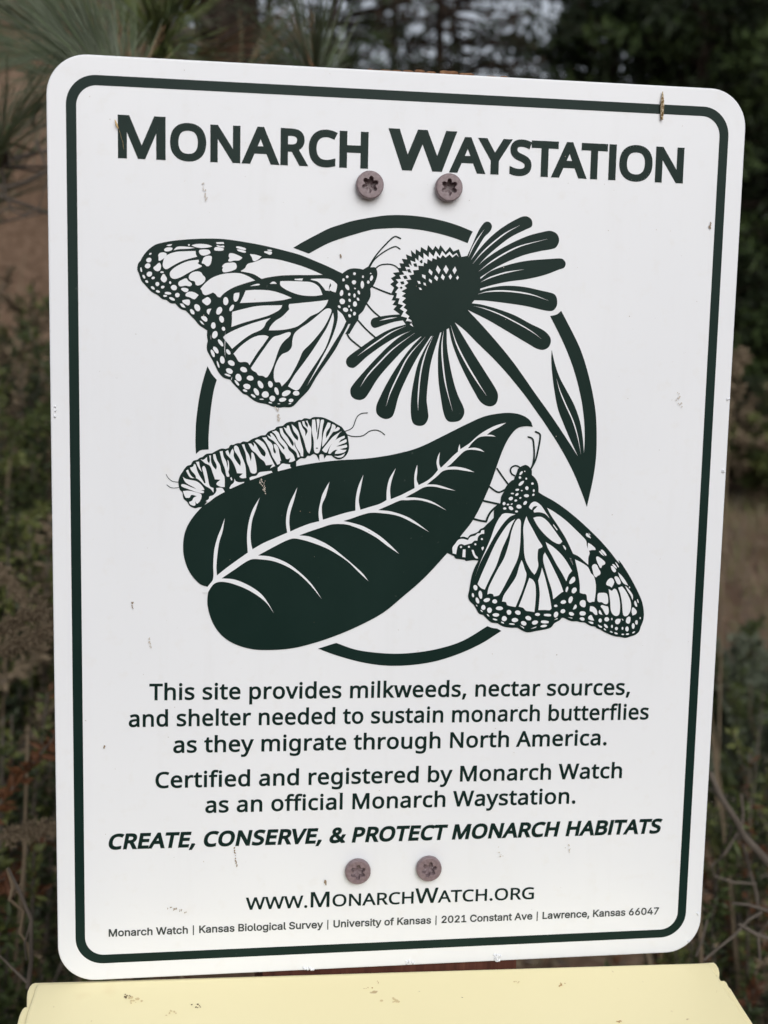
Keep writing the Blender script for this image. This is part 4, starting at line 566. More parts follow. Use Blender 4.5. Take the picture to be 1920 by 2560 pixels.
'Iw':'1114;271,0 -226,745 126,0 90,-325 42,-151 41,-188 -20,0 41,184 40,155 90,325 126,0 90,-325 39,-153 40,-186 -22,0 43,184 42,155 90,325 128,0 -228,-745 -120,0 -96,338 -28,104 -27,108 -28,114 28,0 -28,-114 -27,-108 -30,-104 -96,-338',
'Iy':'764;92,-273 28,104 19,-2 34,-6 31,2 28,10 23,20 22,31 20,43 23,69 -287,747 132,0 159,-440 43,-134 38,-130 -44,0 36,130 43,134 159,440 130,0 -328,-859 -26,-53 -27,-43 -36,-34 -39,-23 -43,-14 -51,-4 -51,4'}
def glyph(key):
    parts = GL[key].split(';'); cs = []
    for p in parts[1:]:
        if not p: continue
        x = y = 0; c = []
        for t in p.split():
            a, b = t.split(','); x += int(a); y += int(b); c.append((x, y))
        cs.append(c)
    return int(parts[0]), cs
def area(c): return sum(c[i - 1][0] * c[i][1] - c[i][0] * c[i - 1][1] for i in range(len(c))) / 2
def rim(cs, off):
    """what makes the letter bolder: a band along every outline, as small patches; returns (patch, slot)"""
    out = []
    for c in cs:
        P = [Vector(p) for p in c]; n = len(P)
        for i in range(n):
            a, b, d = P[i - 1], P[i], P[(i + 1) % n]
            if (b - a).length < 1 or (d - b).length < 1: continue
            d1 = (b - a).normalized(); d2 = (d - b).normalized(); n1 = Vector((d1.y, -d1.x)) * off; n2 = Vector((d2.y, -d2.x)) * off
            out.append(([a + n1, b + n1, b - n1, a - n1], 1 + i % 40))
            cr = d1.cross(d2)
            if abs(cr) > .02:
                s = 1 if cr > 0 else -1; m = (n1 + n2) * s; k = m.length_squared
                tip = m * (2 * off * off / k) if k > .5 * off * off else m * 1.6
                out.append(([b, b + n1 * s, b + tip, b + n2 * s], 41 + i % 40))
    return out
def contours_groups(cs):
    """split a glyph into pieces, each an outline with its own holes"""
    if not cs: return []
    s = 1 if max((area(c) for c in cs), key=abs) > 0 else -1
    outer = [c for c in cs if area(c) * s > 0]; holes = [c for c in cs if area(c) * s <= 0]
    g = [[o] for o in outer]
    for h in holes:
        hx, hy = h[0]; best = None
        for k in g:
            xs = [p[0] for p in k[0]]; ys = [p[1] for p in k[0]]
            if min(xs) <= hx <= max(xs) and min(ys) <= hy <= max(ys):
                if best is None or abs(area(k[0])) < abs(area(best[0])): best = k
        (best or g[0]).append(h)
    return g
def write(pr, segs, font, p0, p1, cap, off, slant=0.0, mi=0, track=0):
    """segs: [(text, scale)]; fits the ink between photo points p0 and p1 on the baseline"""
    a = Vector(onsign(*p0)); b = Vector(onsign(*p1))
    pen = 0; pieces = []; xmin = 1e9; xmax = -1e9
    for text, sc in segs:
        for ch in text:
            if ch == '|':
                adv, cs = 560, [[(195, -230), (345, -230), (345, 1060), (195, 1060)]]; cs2 = cs; rm = []
            else:
                adv, cs2 = glyph(font + ch); o = off / sc
                k = (1000 - 2 * o) / 1000; cs2 = [[(x, y * k + o) for x, y in c] for c in cs2]; rm = rim(cs2, o)
                rm = [([((x + y * slant) * sc + pen, y * sc) for x, y in q], sl_) for q, sl_ in rm]
            for c in cs2:
                c[:] = [((x + y * slant) * sc + pen, y * sc) for x, y in c]
                xmin = min(xmin, min(x for x, y in c) - off); xmax = max(xmax, max(x for x, y in c) + off)
            if cs2: pieces.append((cs2, rm))
            pen += (adv + track) * sc
    d = b - a; ux = d.normalized(); uy = Vector((-ux.y, ux.x)); kx = d.length / (xmax - xmin); ky = cap / 1000
    T = lambda x, y: tuple(a + ux * (x - xmin) * kx + uy * y * ky)
    for cs, rm in pieces:
        for g in contours_groups(cs): pr.add([[T(x, y) for x, y in c] for c in g], 0, mi, 0)
        for q, slot in rm: pr.add([[T(x, y) for x, y in q]], 0, mi, slot)

# the sign itself ------------------------------------------------------------------
sign = empty('sign', SIGN, 'white metal waystation sign with dark green lettering and butterfly pictures on wooden post', 'sign')
def rrect(hw, hh, r, k=14):
    pts = []
    for cx, cz, a0 in ((hw - r, hh - r, 0), (-hw + r, hh - r, 90), (-hw + r, -hh + r, 180), (hw - r, -hh + r, 270)):
        for i in range(k + 1):
            a = radians(a0 + 90 * i / k); pts.append((cx + r * cos(a), cz + r * sin(a)))
    return pts
def panel():
    prof = [(0.0, 0.0), (-.00035, -.00001), (.0, .00025), (.0, .0009), (-.0003, .0012)]
    rings = [(.00055, 0.0), (.0002, .00006), (0, .0003), (0, .00125)]
    v = []; f = []; mi = []; n = None
    for inset, y in rings:
        r = rrect(.1143 - inset, .1524 - inset, .0127 - inset); n = len(r)
        for x, z in r: v.append((x, y + .0, z))
    for k in range(len(rings) - 1):
        for i in range(n):
            j = (i + 1) % n; f.append((k * n + i, (k + 1) * n + i, (k + 1) * n + j, k * n + j)); mi.append(0 if k < 2 else 1)
    f.append(tuple(range(n))[::-1]); mi.append(0)
    b = (len(rings) - 1) * n; f.append(tuple(range(b, b + n))); mi.append(1)
    o = obj('panel', v, f, [M_WHITE, M_EDGE], sign, mi)
    bm = bmesh.new(); bm.from_mesh(o.data); bmesh.ops.recalc_face_normals(bm, faces=bm.faces); bm.to_mesh(o.data); bm.free()
panel()
pr = Print(); pr.add([rrect(.1084, .14635, .0093), rrect(.10525, .14325, .0064)], 0, 0); pr.build('border', sign, [M_GREEN])

# title, letter by letter: (letter, scale, left point, right point) in the photo
def title(name, letters, capm):
    pr = Print()
    for ch, l, r, cap in letters:
        a, b = onsign(*l), onsign(*r)
        adv, cs = glyph('N' + ch); off = 53
        if ch in 'MW': off = 45
        k = (1000 - 2 * off) / 1000; cs = [[(x, y * k + off) for x, y in c] for c in cs]; rm = rim(cs, off)
        xs = [x for c in cs for x, y in c]; x0, x1 = min(xs) - off, max(xs) + off
        z0 = cap((l[0] + r[0]) / 2)
        zb = onsign((l[0] + r[0]) / 2, z0[0])[1]; zt = onsign((l[0] + r[0]) / 2, z0[1])[1]
        T = lambda x, y: (a[0] + (x - x0) / (x1 - x0) * (b[0] - a[0]), zb + y / 1000 * (zt - zb))
        for g in contours_groups(cs): pr.add([[T(x, y) for x, y in c] for c in g], 0, 0, 0)
        for q, slot in rm: pr.add([[T(x, y) for x, y in q]], 0, 0, slot)
    pr.build(name, sign, [M_GREEN])
def lin(xa, ya, xb, yb): return lambda x: ya + (x - xa) / (xb - xa) * (yb - ya)
base1 = lin(295.9, 395.3, 919.5, 422); bigt1 = lin(293.8, 286.4, 413, 292.5); smt1 = lin(525, 311.3, 921, 330.2)
mx = lambda v: 260 + v / 2.37; my = lambda v: 260 + v / 2.37
big1 = lambda x: (base1(x), bigt1(x)); sm1 = lambda x: (base1(x), smt1(x))
row = []
for ch, xl, yl, xr, yr in (('O', 391, 225, 606, 225), ('N', 630, 235, 808, 240), ('A', 820, 352, 1034, 361), ('R', 1046, 250, 1201, 366), ('C', 1213, 260, 1379, 265), ('H', 1395, 270, 1566, 275)):
    row.append((ch, (mx(xl), my(yl)), (mx(xr), my(yr)), sm1))
title('title_word', [('M', (mx(82), my(190)), (mx(365), my(200)), big1)] + row, None)
base2 = lin(1002, 425.2, 1705.6, 458.9); bigt2 = lin(973, 320.8, 1141, 328.5); smt2 = lin(1160, 342.6, 1711, 369.7)
wx = lambda v: 950 + v / 2.07375; wy = lambda v: 280 + v / 2.07375
big2 = lambda x: (base2(x), bigt2(x)); sm2 = lambda x: (base2(x), smt2(x))
row = [('W', (wx(48), wy(85)), (wx(397), wy(101)), big2)]
for ch, xl, yl, xr, yr in (('A', 362, 314, 541, 323), ('Y', 516, 134, 681, 142), ('S', 673, 230, 787, 235), ('T', 787, 152, 927, 158), ('A', 890, 338, 1066, 347), ('T', 1046, 165, 1182, 170), ('I', 1186, 260, 1224, 261), ('O', 1240, 265, 1413, 270), ('N', 1428, 275, 1574, 280)):
    row.append((ch, (wx(xl), wy(yl)), (wx(xr), wy(yr)), sm2))
title('title_word', row, None)
def line(name, segs, font, p0, p1, cap, off, slant=0.0, m=None, track=0):
    pr = Print(); write(pr, segs if isinstance(segs, list) else [(segs, 1)], font, p0, p1, cap, off, slant, 0, track)
    pr.build(name, sign, [m or M_GREEN])
CB = .00572
line('text_line', 'This site provides milkweeds, nectar sources,', 'N', (373.3, 1750.9), (1574.5, 1737.4), CB, 31, 0, None, 26)
line('text_line', 'and shelter needed to sustain monarch butterflies', 'N', (321.9, 1817.8), (1620.9, 1798.8), CB, 31, 0, None, 26)
line('text_line', 'as they migrate through North America.', 'N', (432.9, 1882.6), (1516.2, 1863.2), CB, 31, 0, None, 26)
line('text_line', 'Certified and registered by Monarch Watch', 'N', (388.6, 1970.8), (1554.2, 1945.2), CB, 31, 0, None, 26)
line('text_line', 'as an official Monarch Waystation.', 'N', (513, 2032.5), (1438.2, 2008.9), CB, 31, 0, None, 26)
line('slogan', 'CREATE, CONSERVE, & PROTECT MONARCH HABITATS', 'N', (271.7, 2124.4), (1654, 2083.4), .0056, 57, .19, None, 24)
line('web_address', [('WWW.', .8), ('M', 1), ('ONARCH', .8), ('W', 1), ('ATCH.', .8), ('ORG', .8)], 'N', (614.5, 2274.8), (1334.5, 2247.5), .00562, 20)
line('address_line', 'Monarch Watch | Kansas Biological Survey | University of Kansas | 2021 Constant Ave | Lawrence, Kansas 66047', 'I', (271.7, 2341.9), (1646.6, 2285.8), 0.00275, 38, 0, M_SMALLINK)

pr = None
for ln in ART.strip().split('\n'):
    if ln.startswith('#'):
        if pr and pr.v: pr.build(nm, sign, [M_GREEN, M_WHITE])
        nm = ln[1:].strip(); pr = Print(True); continue
    if nm == 'ring_arc' and pr.v: pr.build(nm, sign, [M_GREEN, M_WHITE]); pr = Print(True)
    t = ln.split()
    if t[0] in '012':
        lvl = int(t[0]); q = smooth_pts(parse(t[1:]))
        q2 = []
        for p in q:
            if not q2 or (p - q2[-1]).length > .12: q2.append(p)
        pr.add([[onsign(p.x, p.y) for p in q2]], lvl, lvl % 2)
    elif t[0] == 'e':
        lvl = int(t[1]); ox, oy, s = FR[t[2]]
        for e in t[3:]:
            cx, cy, rx, ry, a = map(float, e.split(',')); a = radians(a); c = []
            nn = 14 if max(rx, ry) > 12 else 9
            for i in range(nn):
                b = 2 * pi * i / nn; x, y = rx * cos(b) * (1 + .05 * sin(3 * b + cx)), ry * sin(b)
                c.append(onsign((cx + x * cos(a) - y * sin(a)) / s + ox, (cy + x * sin(a) + y * cos(a)) / s + oy))
            pr.add([c], lvl, lvl % 2)
    elif t[0] in 'st':
        lvl = int(t[1]); pts = parse(t[3:]); s = FR[t[3]][2]
        pr.add([[onsign(p.x, p.y) for p in ribbon(pts, float(t[2]) / s, t[0] == 't')]], lvl, lvl % 2)
pr.build(nm, sign, [M_GREEN, M_WHITE])

# screws --------------------------------------------------------------------------
def screw(px, py, head, depth, rot, name_label):
    x, z = onsign(px, py)
    R = .00452; N = 72; v = []; f = []
    def star(a): 
        return .00225 + .00050 * cos(6 * (a - rot)) - .0001 * cos(12 * (a - rot))
    rings = []
    def ringc(fr, y): rings.append([(fr(2 * pi * i / N) * cos(2 * pi * i / N), y, fr(2 * pi * i / N) * sin(2 * pi * i / N)) for i in range(N)])
    ringc(lambda a: R * .9, -.00048); ringc(lambda a: R * .985, -.0006); ringc(lambda a: R, -head * .55); ringc(lambda a: R * .985, -head * .85); ringc(lambda a: R * .93, -head)
    ringc(lambda a: R * .90, -head - .00010); ringc(lambda a: star(a) * 1.06, -head - .00010); ringc(lambda a: star(a), -head + .00012)
    ringc(lambda a: star(a) * .93, -head + depth); ringc(lambda a: star(a) * .3, -head + depth * 1.12)
    for r in rings: v += r
    for k in range(len(rings) - 1):
        for i in range(N): j = (i + 1) % N; f.append((k * N + i, k * N + j, (k + 1) * N + j, (k + 1) * N + i))
    f.append(tuple((len(rings) - 1) * N + i for i in range(N)))
    o = obj('screw', v, f, M_SCREW, sign, None, False, (x, 0, z))
    tag(o, name_label)
    bm = bmesh.new(); bm.from_mesh(o.data); bmesh.ops.recalc_face_normals(bm, faces=bm.faces); bm.to_mesh(o.data); bm.free()
    # which way is out: the largest ring must face -Y
    if o.data.polygons[-1].normal.y > 0: o.data.flip_normals()
screw(922.5, 465, .0034, .0029, .35, 'upper left mauve screw standing proud of the sign')
screw(1119, 471.5, .0034, .0029, .52, 'upper right mauve screw standing proud of the sign')
screw(893.5, 2174.5, .0023, .0019, .5, 'lower left mauve screw driven flush')
screw(1070.5, 2167.5, .0023, .0019, .3, 'lower right mauve screw with a rusty edge')

# dirt on the sign ----------------------------------------------------------------
def blotch(pr, px, py, r, lvl=3, mi=0, asp=1.0):
    n = 7; c = []
    for i in range(n):
        a = 2 * pi * i / n; k = r * random.uniform(.6, 1.2); c.append(onsign(px + cos(a) * k, py + sin(a) * k * asp))
    pr.add([c], lvl, mi)
pr = Print()
for _ in range(85):
    blotch(pr, random.uniform(190, 1790), random.uniform(170, 2400), random.choice((.6, .8, 1.0, 1.3)), 3, random.choice((0, 0, 1)))
tag(pr.build('dirt_specks', sign, [M_SOIL, M_SOILP]), kind='stuff')
def smear(px0, py0, px1, py1, n, w, r, mi):
    pr = Print()
    for i in range(n):
        t = random.random(); blotch(pr, px0 + (px1 - px0) * t + random.gauss(0, w), py0 + (py1 - py0) * t + random.gauss(0, w), random.uniform(.5, 1) * r, 3, mi, 1.4)
    pr.build('dirt_mark', sign, [M_SOIL, M_SOILP])
smear(507, 457, 515, 500, 16, 2, 2.0, 1); smear(692, 1020, 698, 1056, 18, 2, 2.2, 1); smear(650, 1196, 662, 1230, 26, 3, 1.8, 1)
smear(584, 2112, 592, 2165, 16, 1.5, 2, 0); smear(372, 1592, 377, 1622, 12, 2, 2, 1); smear(1694, 980, 1700, 1016, 12, 2.5, 2, 1)
smear(330, 1502, 332, 1520, 8, 1, 1.8, 0); smear(813, 2202, 814, 2208, 8, 1.4, 3, 0); smear(260, 1864, 261, 1868, 6, 1, 2.2, 0)
smear(851, 638, 853, 643, 6, 1, 2.4, 0); smear(415, 2265, 470, 2280, 18, 2.0, 1.4, 0); smear(1775, 558, 1776, 572, 6, 1, 2, 0)
smear(1247, 2120, 1252, 2146, 8, 2, 1.5, 1); smear(1418, 2110, 1422, 2130, 10, 3, 1.6, 1); smear(1772, 565, 1774, 568, 5, 1, 2.5, 0)
# blistered paint along the edges
def blister(px, py, n, w, h):
    v = []; f = []
    for _ in range(n):
        x, z = onsign(px + random.uniform(-w, w), py + random.uniform(-h, h)); r = random.uniform(.00025, .00065)
        b = len(v); v.append((x, -.00055 * random.uniform(.7, 1.6), z))
        for i in range(7):
            a = 2 * pi * i / 7; k = r * random.uniform(.7, 1.2); v.append((x + k * cos(a), -.00002, z + k * sin(a)))
        for i in range(7): f.append((b, b + 1 + (i + 1) % 7, b + 1 + i))
    obj('paint_blister', v, f, M_WHITE, sign)
blister(1243, 2394, 24, 8, 9); blister(1025, 2406, 12, 10, 4); blister(770, 2421, 12, 14, 3); blister(1820, 1000, 5, 4, 3)
blister(1806, 1178, 6, 5, 2); blister(1745, 2285, 4, 2, 6); blister(1722, 2352, 3, 2, 2); blister(137, 1030, 4, 2, 14)

# insect case on the border and seed husk on the title ---------------------------------
def lump(name, path, radii, m, parent=None, seg=9):
    """tube through world points"""
    v = []; f = []; n = len(path)
    for i, (p, r) in enumerate(zip(path, radii)):
        d = (path[min(i + 1, n - 1)] - path[max(i - 1, 0)]).normalized()
        up = Vector((0, -1, 0)) if abs(d.y) < .9 else Vector((1, 0, 0))
        a = d.cross(up).normalized(); b = a.cross(d)
        for k in range(seg):
            t = 2 * pi * k / seg; v.append(tuple(p + (a * cos(t) + b * sin(t)) * r))
    for i in range(n - 1):
        for k in range(seg):
            j = (k + 1) % seg; f.append((i * seg + k, i * seg + j, (i + 1) * seg + j, (i + 1) * seg + k))
    f.append(tuple(range(seg))[::-1]); f.append(tuple(range((n - 1) * seg, n * seg)))
    return v, f
pts = []; rad = []
for i in range(25):
    t = i / 24; p = at(1656.5 - 2 * t, 229 + 70 * t, -.0007); pts.append(p)
    w = (1.2 + 3.2 * min(1, t * 3)) if t < .42 else (5.4 - 1.9 * (t - .42) / .58)
    rad.append(w * .00013 * (1 + .10 * (-1) ** i))
v, f = lump('c', pts, rad, None); case = obj('insect_case', v, f, M_CASE, None, None, True)
case.location = pts[12]; case.data.transform(Matrix.Translation(-pts[12]))
tag(case, 'tan ribbed insect case stuck upright across the top right green border', 'insect case')
hp = [at(287, 299, -.0008), at(289, 304, -.001), at(291, 311, -.001), at(294, 318, -.0009), at(296.5, 322, -.0008)]
v, f = lump('h', hp, [.00007, .00022, .00036, .00026, .00008], None); husk = obj('seed_husk', v, f, M_HUSK, None, None, True)
husk.location = hp[2]; husk.data.transform(Matrix.Translation(-hp[2]))
tag(husk, 'small straw coloured seed husk caught beside the first letter of the title', 'seed husk')
tp = [at(297, 324, -.0007), at(301, 334, -.0008), at(303, 343, -.0007), at(307, 355, -.0008), at(309, 372, -.0007)]
v, f = lump('t', tp, [.00003] * 5, None, seg=5); th = obj('thread', v, f, M_HUSK, husk); th.data.transform(Matrix.Translation(-hp[2]))

# ------------------------------------------------------------------ wooden post
post = empty('wooden_post', (0.0008, 0, 0), 'reddish brown square wooden post behind the white sign', 'post')
PW, PD = .0455, .089; TOPZ = SIGN.z + .1530
def build_post():
    v = []; f = []; nx, ny = 60, 16
    front = .0026
    def topz(x, t):
        if x < -.022: k = -.0022
        elif x > .042: k = -.0016
        else: k = 0
        # broken crest of the end grain
        h = .0007 * noise.noise(Vector((x * 300, t * 5, 0))) + .0005 * noise.noise(Vector((x * 900, 3, t * 9)))
        for cx, w in ((-.0165, .0012), (-.0105, .0008), (-.002, .001), (.0075, .0012), (.0185, .0012), (.0275, .0014)):
            if abs(x - cx) < w: h -= .0012
        return TOPZ + k * .8 + h - .00055 - .028 * max(0, t - .02) * .3
    for j in range(ny + 1):
        for i in range(nx + 1):
            x = -PW + 2 * PW * i / nx; t = j / ny; v.append((x, front + PD * t, topz(x, t)))
    for j in range(ny):
        for i in range(nx): a = j * (nx + 1) + i; f.append((a, a + 1, a + nx + 2, a + nx + 1))
    grain = obj('end_grain', v, f, M_ENDGRAIN, post)
    # shaft with slightly uneven faces
    v = []; f = []; rows = [-.3, 0, .4, .8, 1.0, 1.08, 1.1, 1.25, 1.38, None]
    per = [(i, 0) for i in range(nx + 1)] + [(nx, j) for j in range(1, ny + 1)] + [(i, ny) for i in range(nx - 1, -1, -1)] + [(0, j) for j in range(ny - 1, 0, -1)]
    for z in rows:
        for i, j in per:
            x = -PW + 2 * PW * i / nx; t = j / ny
            wob = .0004 * noise.noise(Vector((x * 160, t * 40, (z or 1.4) * 3)))
            v.append((x + (wob if i in (0, nx) else 0), front + PD * t + (wob if j in (0, ny) else 0), topz(x, t) - .00005 if z is None else z))
    n = len(per)
    for r in range(len(rows) - 1):
        for k in range(n): f.append((r * n + k, r * n + (k + 1) % n, (r + 1) * n + (k + 1) % n, (r + 1) * n + k))
    obj('shaft', v, f, M_POST, post)
    return grain
grain = build_post()
def worn_edge():
    # weathered chips of end grain along the front edge of the post top, split by drying cracks
    m_v = []; m_f = []; x = -.0185; random.seed(11)
    parts = [(-.0185, -.0150, .0003), (-.0146, -.0128, .0008), (-.0125, -.0108, .0006), (-.0104, -.0068, .0008), (-.0064, -.0036, .0009), (-.0030, .0004, .0010), (.0009, .0042, .0013), (.0046, .0078, .0010),
             (.0092, .0152, .0015), (.0156, .0205, .0011), (.0240, .0288, .0006), (.0291, .0318, .0008), (.0322, .0350, .0003)]
    for a, b, h in parts:
        n = 5; v = []; f = []
        for i in range(n + 1):
            u = i / n; xx = a + (b - a) * u; e = .00025 * (1 - (2 * u - 1) ** 6) + .00012 * random.random()
            zt = SIGN.z + .1524 + h + e - .0002
            for (y, z) in ((.0022, zt - .006), (.0022, zt - .0003), (.0026, zt), (.0075, zt + .0002), (.0075, zt - .006)): v.append((xx, y, z))
        for i in range(n):
            for k in range(5): f.append((i * 5 + k, i * 5 + (k + 1) % 5, (i + 1) * 5 + (k + 1) % 5, (i + 1) * 5 + k))
        f.append((0, 1, 2, 3, 4)); f.append(tuple(n * 5 + k for k in (4, 3, 2, 1, 0)))
        o = obj('chip', v, f, M_ENDGRAIN, grain)
        bm = bmesh.new(); bm.from_mesh(o.data); bmesh.ops.recalc_face_normals(bm, faces=bm.faces); bm.to_mesh(o.data); bm.free()
worn_edge()

# ------------------------------------------------------------------ cream literature box below the sign
B0 = at(934, 2430, -.002); D0 = -(RM.transposed() @ (B0 - CAM)).z
B1 = CAM + ray(934, 2560) * (D0 * .936)
slope = (B1 - B0); slope.x = 0; sl = slope.normalized()            # down the lid, towards the viewer
nl = Vector((0, sl.z, -sl.y)); nl = nl if nl.z > 0 else -nl          # up off the lid
box = empty('literature_box', B0 + Vector((0, 0, -.2)), 'cream plastic box with sloping lid mounted on the post below the sign', 'box')
BO = box.location.copy()
def onlid(px, py, drop):
    o = B0 - nl * drop; d = ray(px, py); k = (o - CAM).dot(nl) / d.dot(nl); return CAM + d * k
def slab(name, pts, drop, thick, bev, m=M_LID):
    """outline on the lid plane, extruded downwards, rounded upper edge"""
    P = [Vector(p) for p in pts]; n = len(P)
    c = sum(P, Vector()) / n; v = []; f = []
    def inset(k):
        out = []
        for i in range(n):
            a, b, d = P[i - 1], P[i], P[(i + 1) % n]
            d1 = (b - a).normalized(); d2 = (d - b).normalized()
            n1 = nl.cross(d1); n2 = nl.cross(d2); mm = (n1 + n2)
            mm = mm.normalized() if mm.length > .1 else n1
            if n1.dot(c - b) + n2.dot(c - b) < 0 and False: mm = -mm
            out.append(b + mm * k * sgn)
        return out
    ar = sum(((P[i - 1] - c).cross(P[i] - c)).dot(nl) for i in range(n)); sgn = 1 if ar > 0 else -1
    lay = [(bev, 0), (bev * .45, -bev * .12), (bev * .12, -bev * .45), (0, -bev), (0, -thick)]
    for ins, dz in lay:
        for p in inset(ins): v.append(tuple(p + nl * dz - BO))
    for k in range(len(lay) - 1):
        for i in range(n): j = (i + 1) % n; f.append((k * n + i, k * n + j, (k + 1) * n + j, (k + 1) * n + i))
    f.append(tuple(range(n))); f.append(tuple(range((len(lay) - 1) * n, len(lay) * n)))
    o = obj(name, v, f, m, box)
    bm = bmesh.new(); bm.from_mesh(o.data); bmesh.ops.triangulate(bm, faces=[q for q in bm.faces if len(q.verts) > 4])
    bmesh.ops.recalc_face_normals(bm, faces=bm.faces); bm.to_mesh(o.data); bm.free()
    for p in o.data.polygons: p.use_smooth = False
    return o
FRONT = .042
def ext(p): return p + sl * FRONT
rt = [onlid(x, y, 0) for x, y in ((1766, 2405.6), (1776, 2409), (1783.5, 2419), (1788, 2428), (1803, 2451), (1828, 2490))]
lf = [onlid(x, y, 0) for x, y in ((66.5, 2530), (70.5, 2519), (83, 2483), (86, 2470), (92, 2460), (101, 2456.5))]
top = rt + [rt[-1] + sl * FRONT, lf[0] + sl * FRONT] + lf
slab('lid', top, 0, .0030, .0012)
rt = [onlid(x, y, .0012) for x, y in ((1740, 2407.5), (1774, 2405.5), (1785, 2405), (1791, 2410), (1796.5, 2419), (1798.8, 2428), (1798.8, 2438), (1797.5, 2443), (1803, 2451), (1811, 2451), (1817, 2455.5), (1822, 2466), (1828, 2472), (1850, 2508.5))]
lf = [onlid(x, y, .0012) for x, y in ((48, 2538), (52, 2529), (55.5, 2522), (61, 2517), (66.5, 2516.5), (66.8, 2490), (68.5, 2477), (74, 2464.5), (80, 2458.5), (88, 2455.8), (120, 2455))]
slab('lid_flange', rt + [rt[-1] + sl * FRONT, lf[0] + sl * FRONT] + lf, 0, .0035, .0006)
def boxpart(name, x0, x1, y0, y1, z0, z1, m, r=.004):
    bm = bmesh.new(); bmesh.ops.create_cube(bm, size=1)
    for w in bm.verts: w.co = Vector(((x0 + x1) / 2 + w.co.x * (x1 - x0), (y0 + y1) / 2 + w.co.y * (y1 - y0), (z0 + z1) / 2 + w.co.z * (z1 - z0)))
    bmesh.ops.bevel(bm, geom=bm.edges[:], offset=r, segments=3, affect='EDGES')
    me = bpy.data.meshes.new(name); bm.to_mesh(me); bm.free(); me.materials.append(m)
    o = bpy.data.objects.new(name, me); col.objects.link(o); o.parent = box; return o
fy = sl.y * FRONT; fz = sl.z * FRONT
boxpart('body', -.114, .114, fy + .004, -.0005, -.28, .2 + fz - .012, M_LID)
def body_cheeks():
    for s in (-1, 1):
        x0, x1 = (.111, .1145) if s > 0 else (-.1145, -.111)
        pr2 = [(-.0008, .2 - .009), (fy + .012, .2 + fz - .006), (fy + .012, .0), (-.0008, .0)]
        v = [(x0, y, z) for y, z in pr2] + [(x1, y, z) for y, z in pr2]
        obj('side_panel', v, [(0, 1, 2, 3), (7, 6, 5, 4), (0, 4, 5, 1), (1, 5, 6, 2), (2, 6, 7, 3), (3, 7, 4, 0)], M_LID, box)
body_cheeks()
# marks on the lid
def lidmark(px, py, r, m, n=6):
    v = []; f = []
    for _ in range(n):
        c = onlid(px + random.gauss(0, r), py + random.gauss(0, r * .6), -.00012 - .00003 * random.random()); b = len(v); k = 7
        rr = random.uniform(.00012, .00045) * (r / 5)
        a = Vector((1, 0, 0))
        for i in range(k):
            t = 2 * pi * i / k; q = rr * random.uniform(.6, 1.2); v.append(tuple(c + a * cos(t) * q + sl * sin(t) * q - BO))
        f.append(tuple(range(b, b + k)))
    obj('mould_spot', v, f, m, box)
M_SPOT = mat('brown_spot', srgb(84, 62, 46), .9, .1); M_SPOT2 = mat('ochre_spot', (.46, .29, .13), .9, .1); M_SPOT3 = mat('faint_spot', (.66, .54, .31), .9, .1)
lidmark(314, 2491, 4, M_SPOT, 9); lidmark(322, 2492, 3, M_SPOT, 4); lidmark(336, 2500, 9, M_SPOT3, 10); lidmark(488, 2516, 5, M_SPOT, 7)
lidmark(432, 2530, 5, M_SPOT3, 12); lidmark(921, 2470, 4, M_SPOT2, 5); lidmark(1402, 2462, 5, M_SPOT2, 9); lidmark(1292, 2455, 4, M_SPOT3, 7)
lidmark(1547, 2554, 5, M_SPOT2, 6); lidmark(1155, 2493, 2, M_SPOT, 3); lidmark(1048, 2478, 2, M_SPOT, 2); lidmark(1607, 2453, 2, M_SPOT, 2); lidmark(1794, 2478, 3, M_SPOT3, 3)
lidmark(942, 2453, 3, M_SPOT2, 3); lidmark(980, 2500, 8, M_SPOT3, 8)

# ------------------------------------------------------------------ ground, bank
def gz(x, y):
    s = lambda a, b, t: (lambda u: u * u * (3 - 2 * u))(max(0, min(1, (t - a) / (b - a))))
    bank = 6.0 * s(3.2, 10.5, y + .15 * x) * (1 - s(-1.5, .75, x - .06 * (y - 8)))
    back = 1.5 * s(14, 60, y)
    h = bank + back + .05 * noise.noise(Vector((x * .7, y * .7, 0))) + .02 * noise.noise(Vector((x * 3, y * 3, 1)))
    return h
def ground():
    xs = sorted(set([i * .25 for i in range(-40, 41)] + [i * 1.0 for i in range(-40, 41)] + [i * 10.0 for i in range(-40, 41)]))
    ys = sorted(set([i * .25 for i in range(-16, 61)] + [i * 1.0 for i in range(-20, 61)] + [i * 10.0 for i in range(-40, 41)]))
    v = [(x, y, gz(x, y)) for y in ys for x in xs]; n = len(xs); f = []
    for j in range(len(ys) - 1):
        for i in range(n - 1): a = j * n + i; f.append((a, a + 1, a + n + 1, a + n))
    o = obj('ground', v, f, M_DIRT, None, None, True); tag(o, 'brown dirt ground rising to a bare bank on the left', None, None, 'structure')
ground()

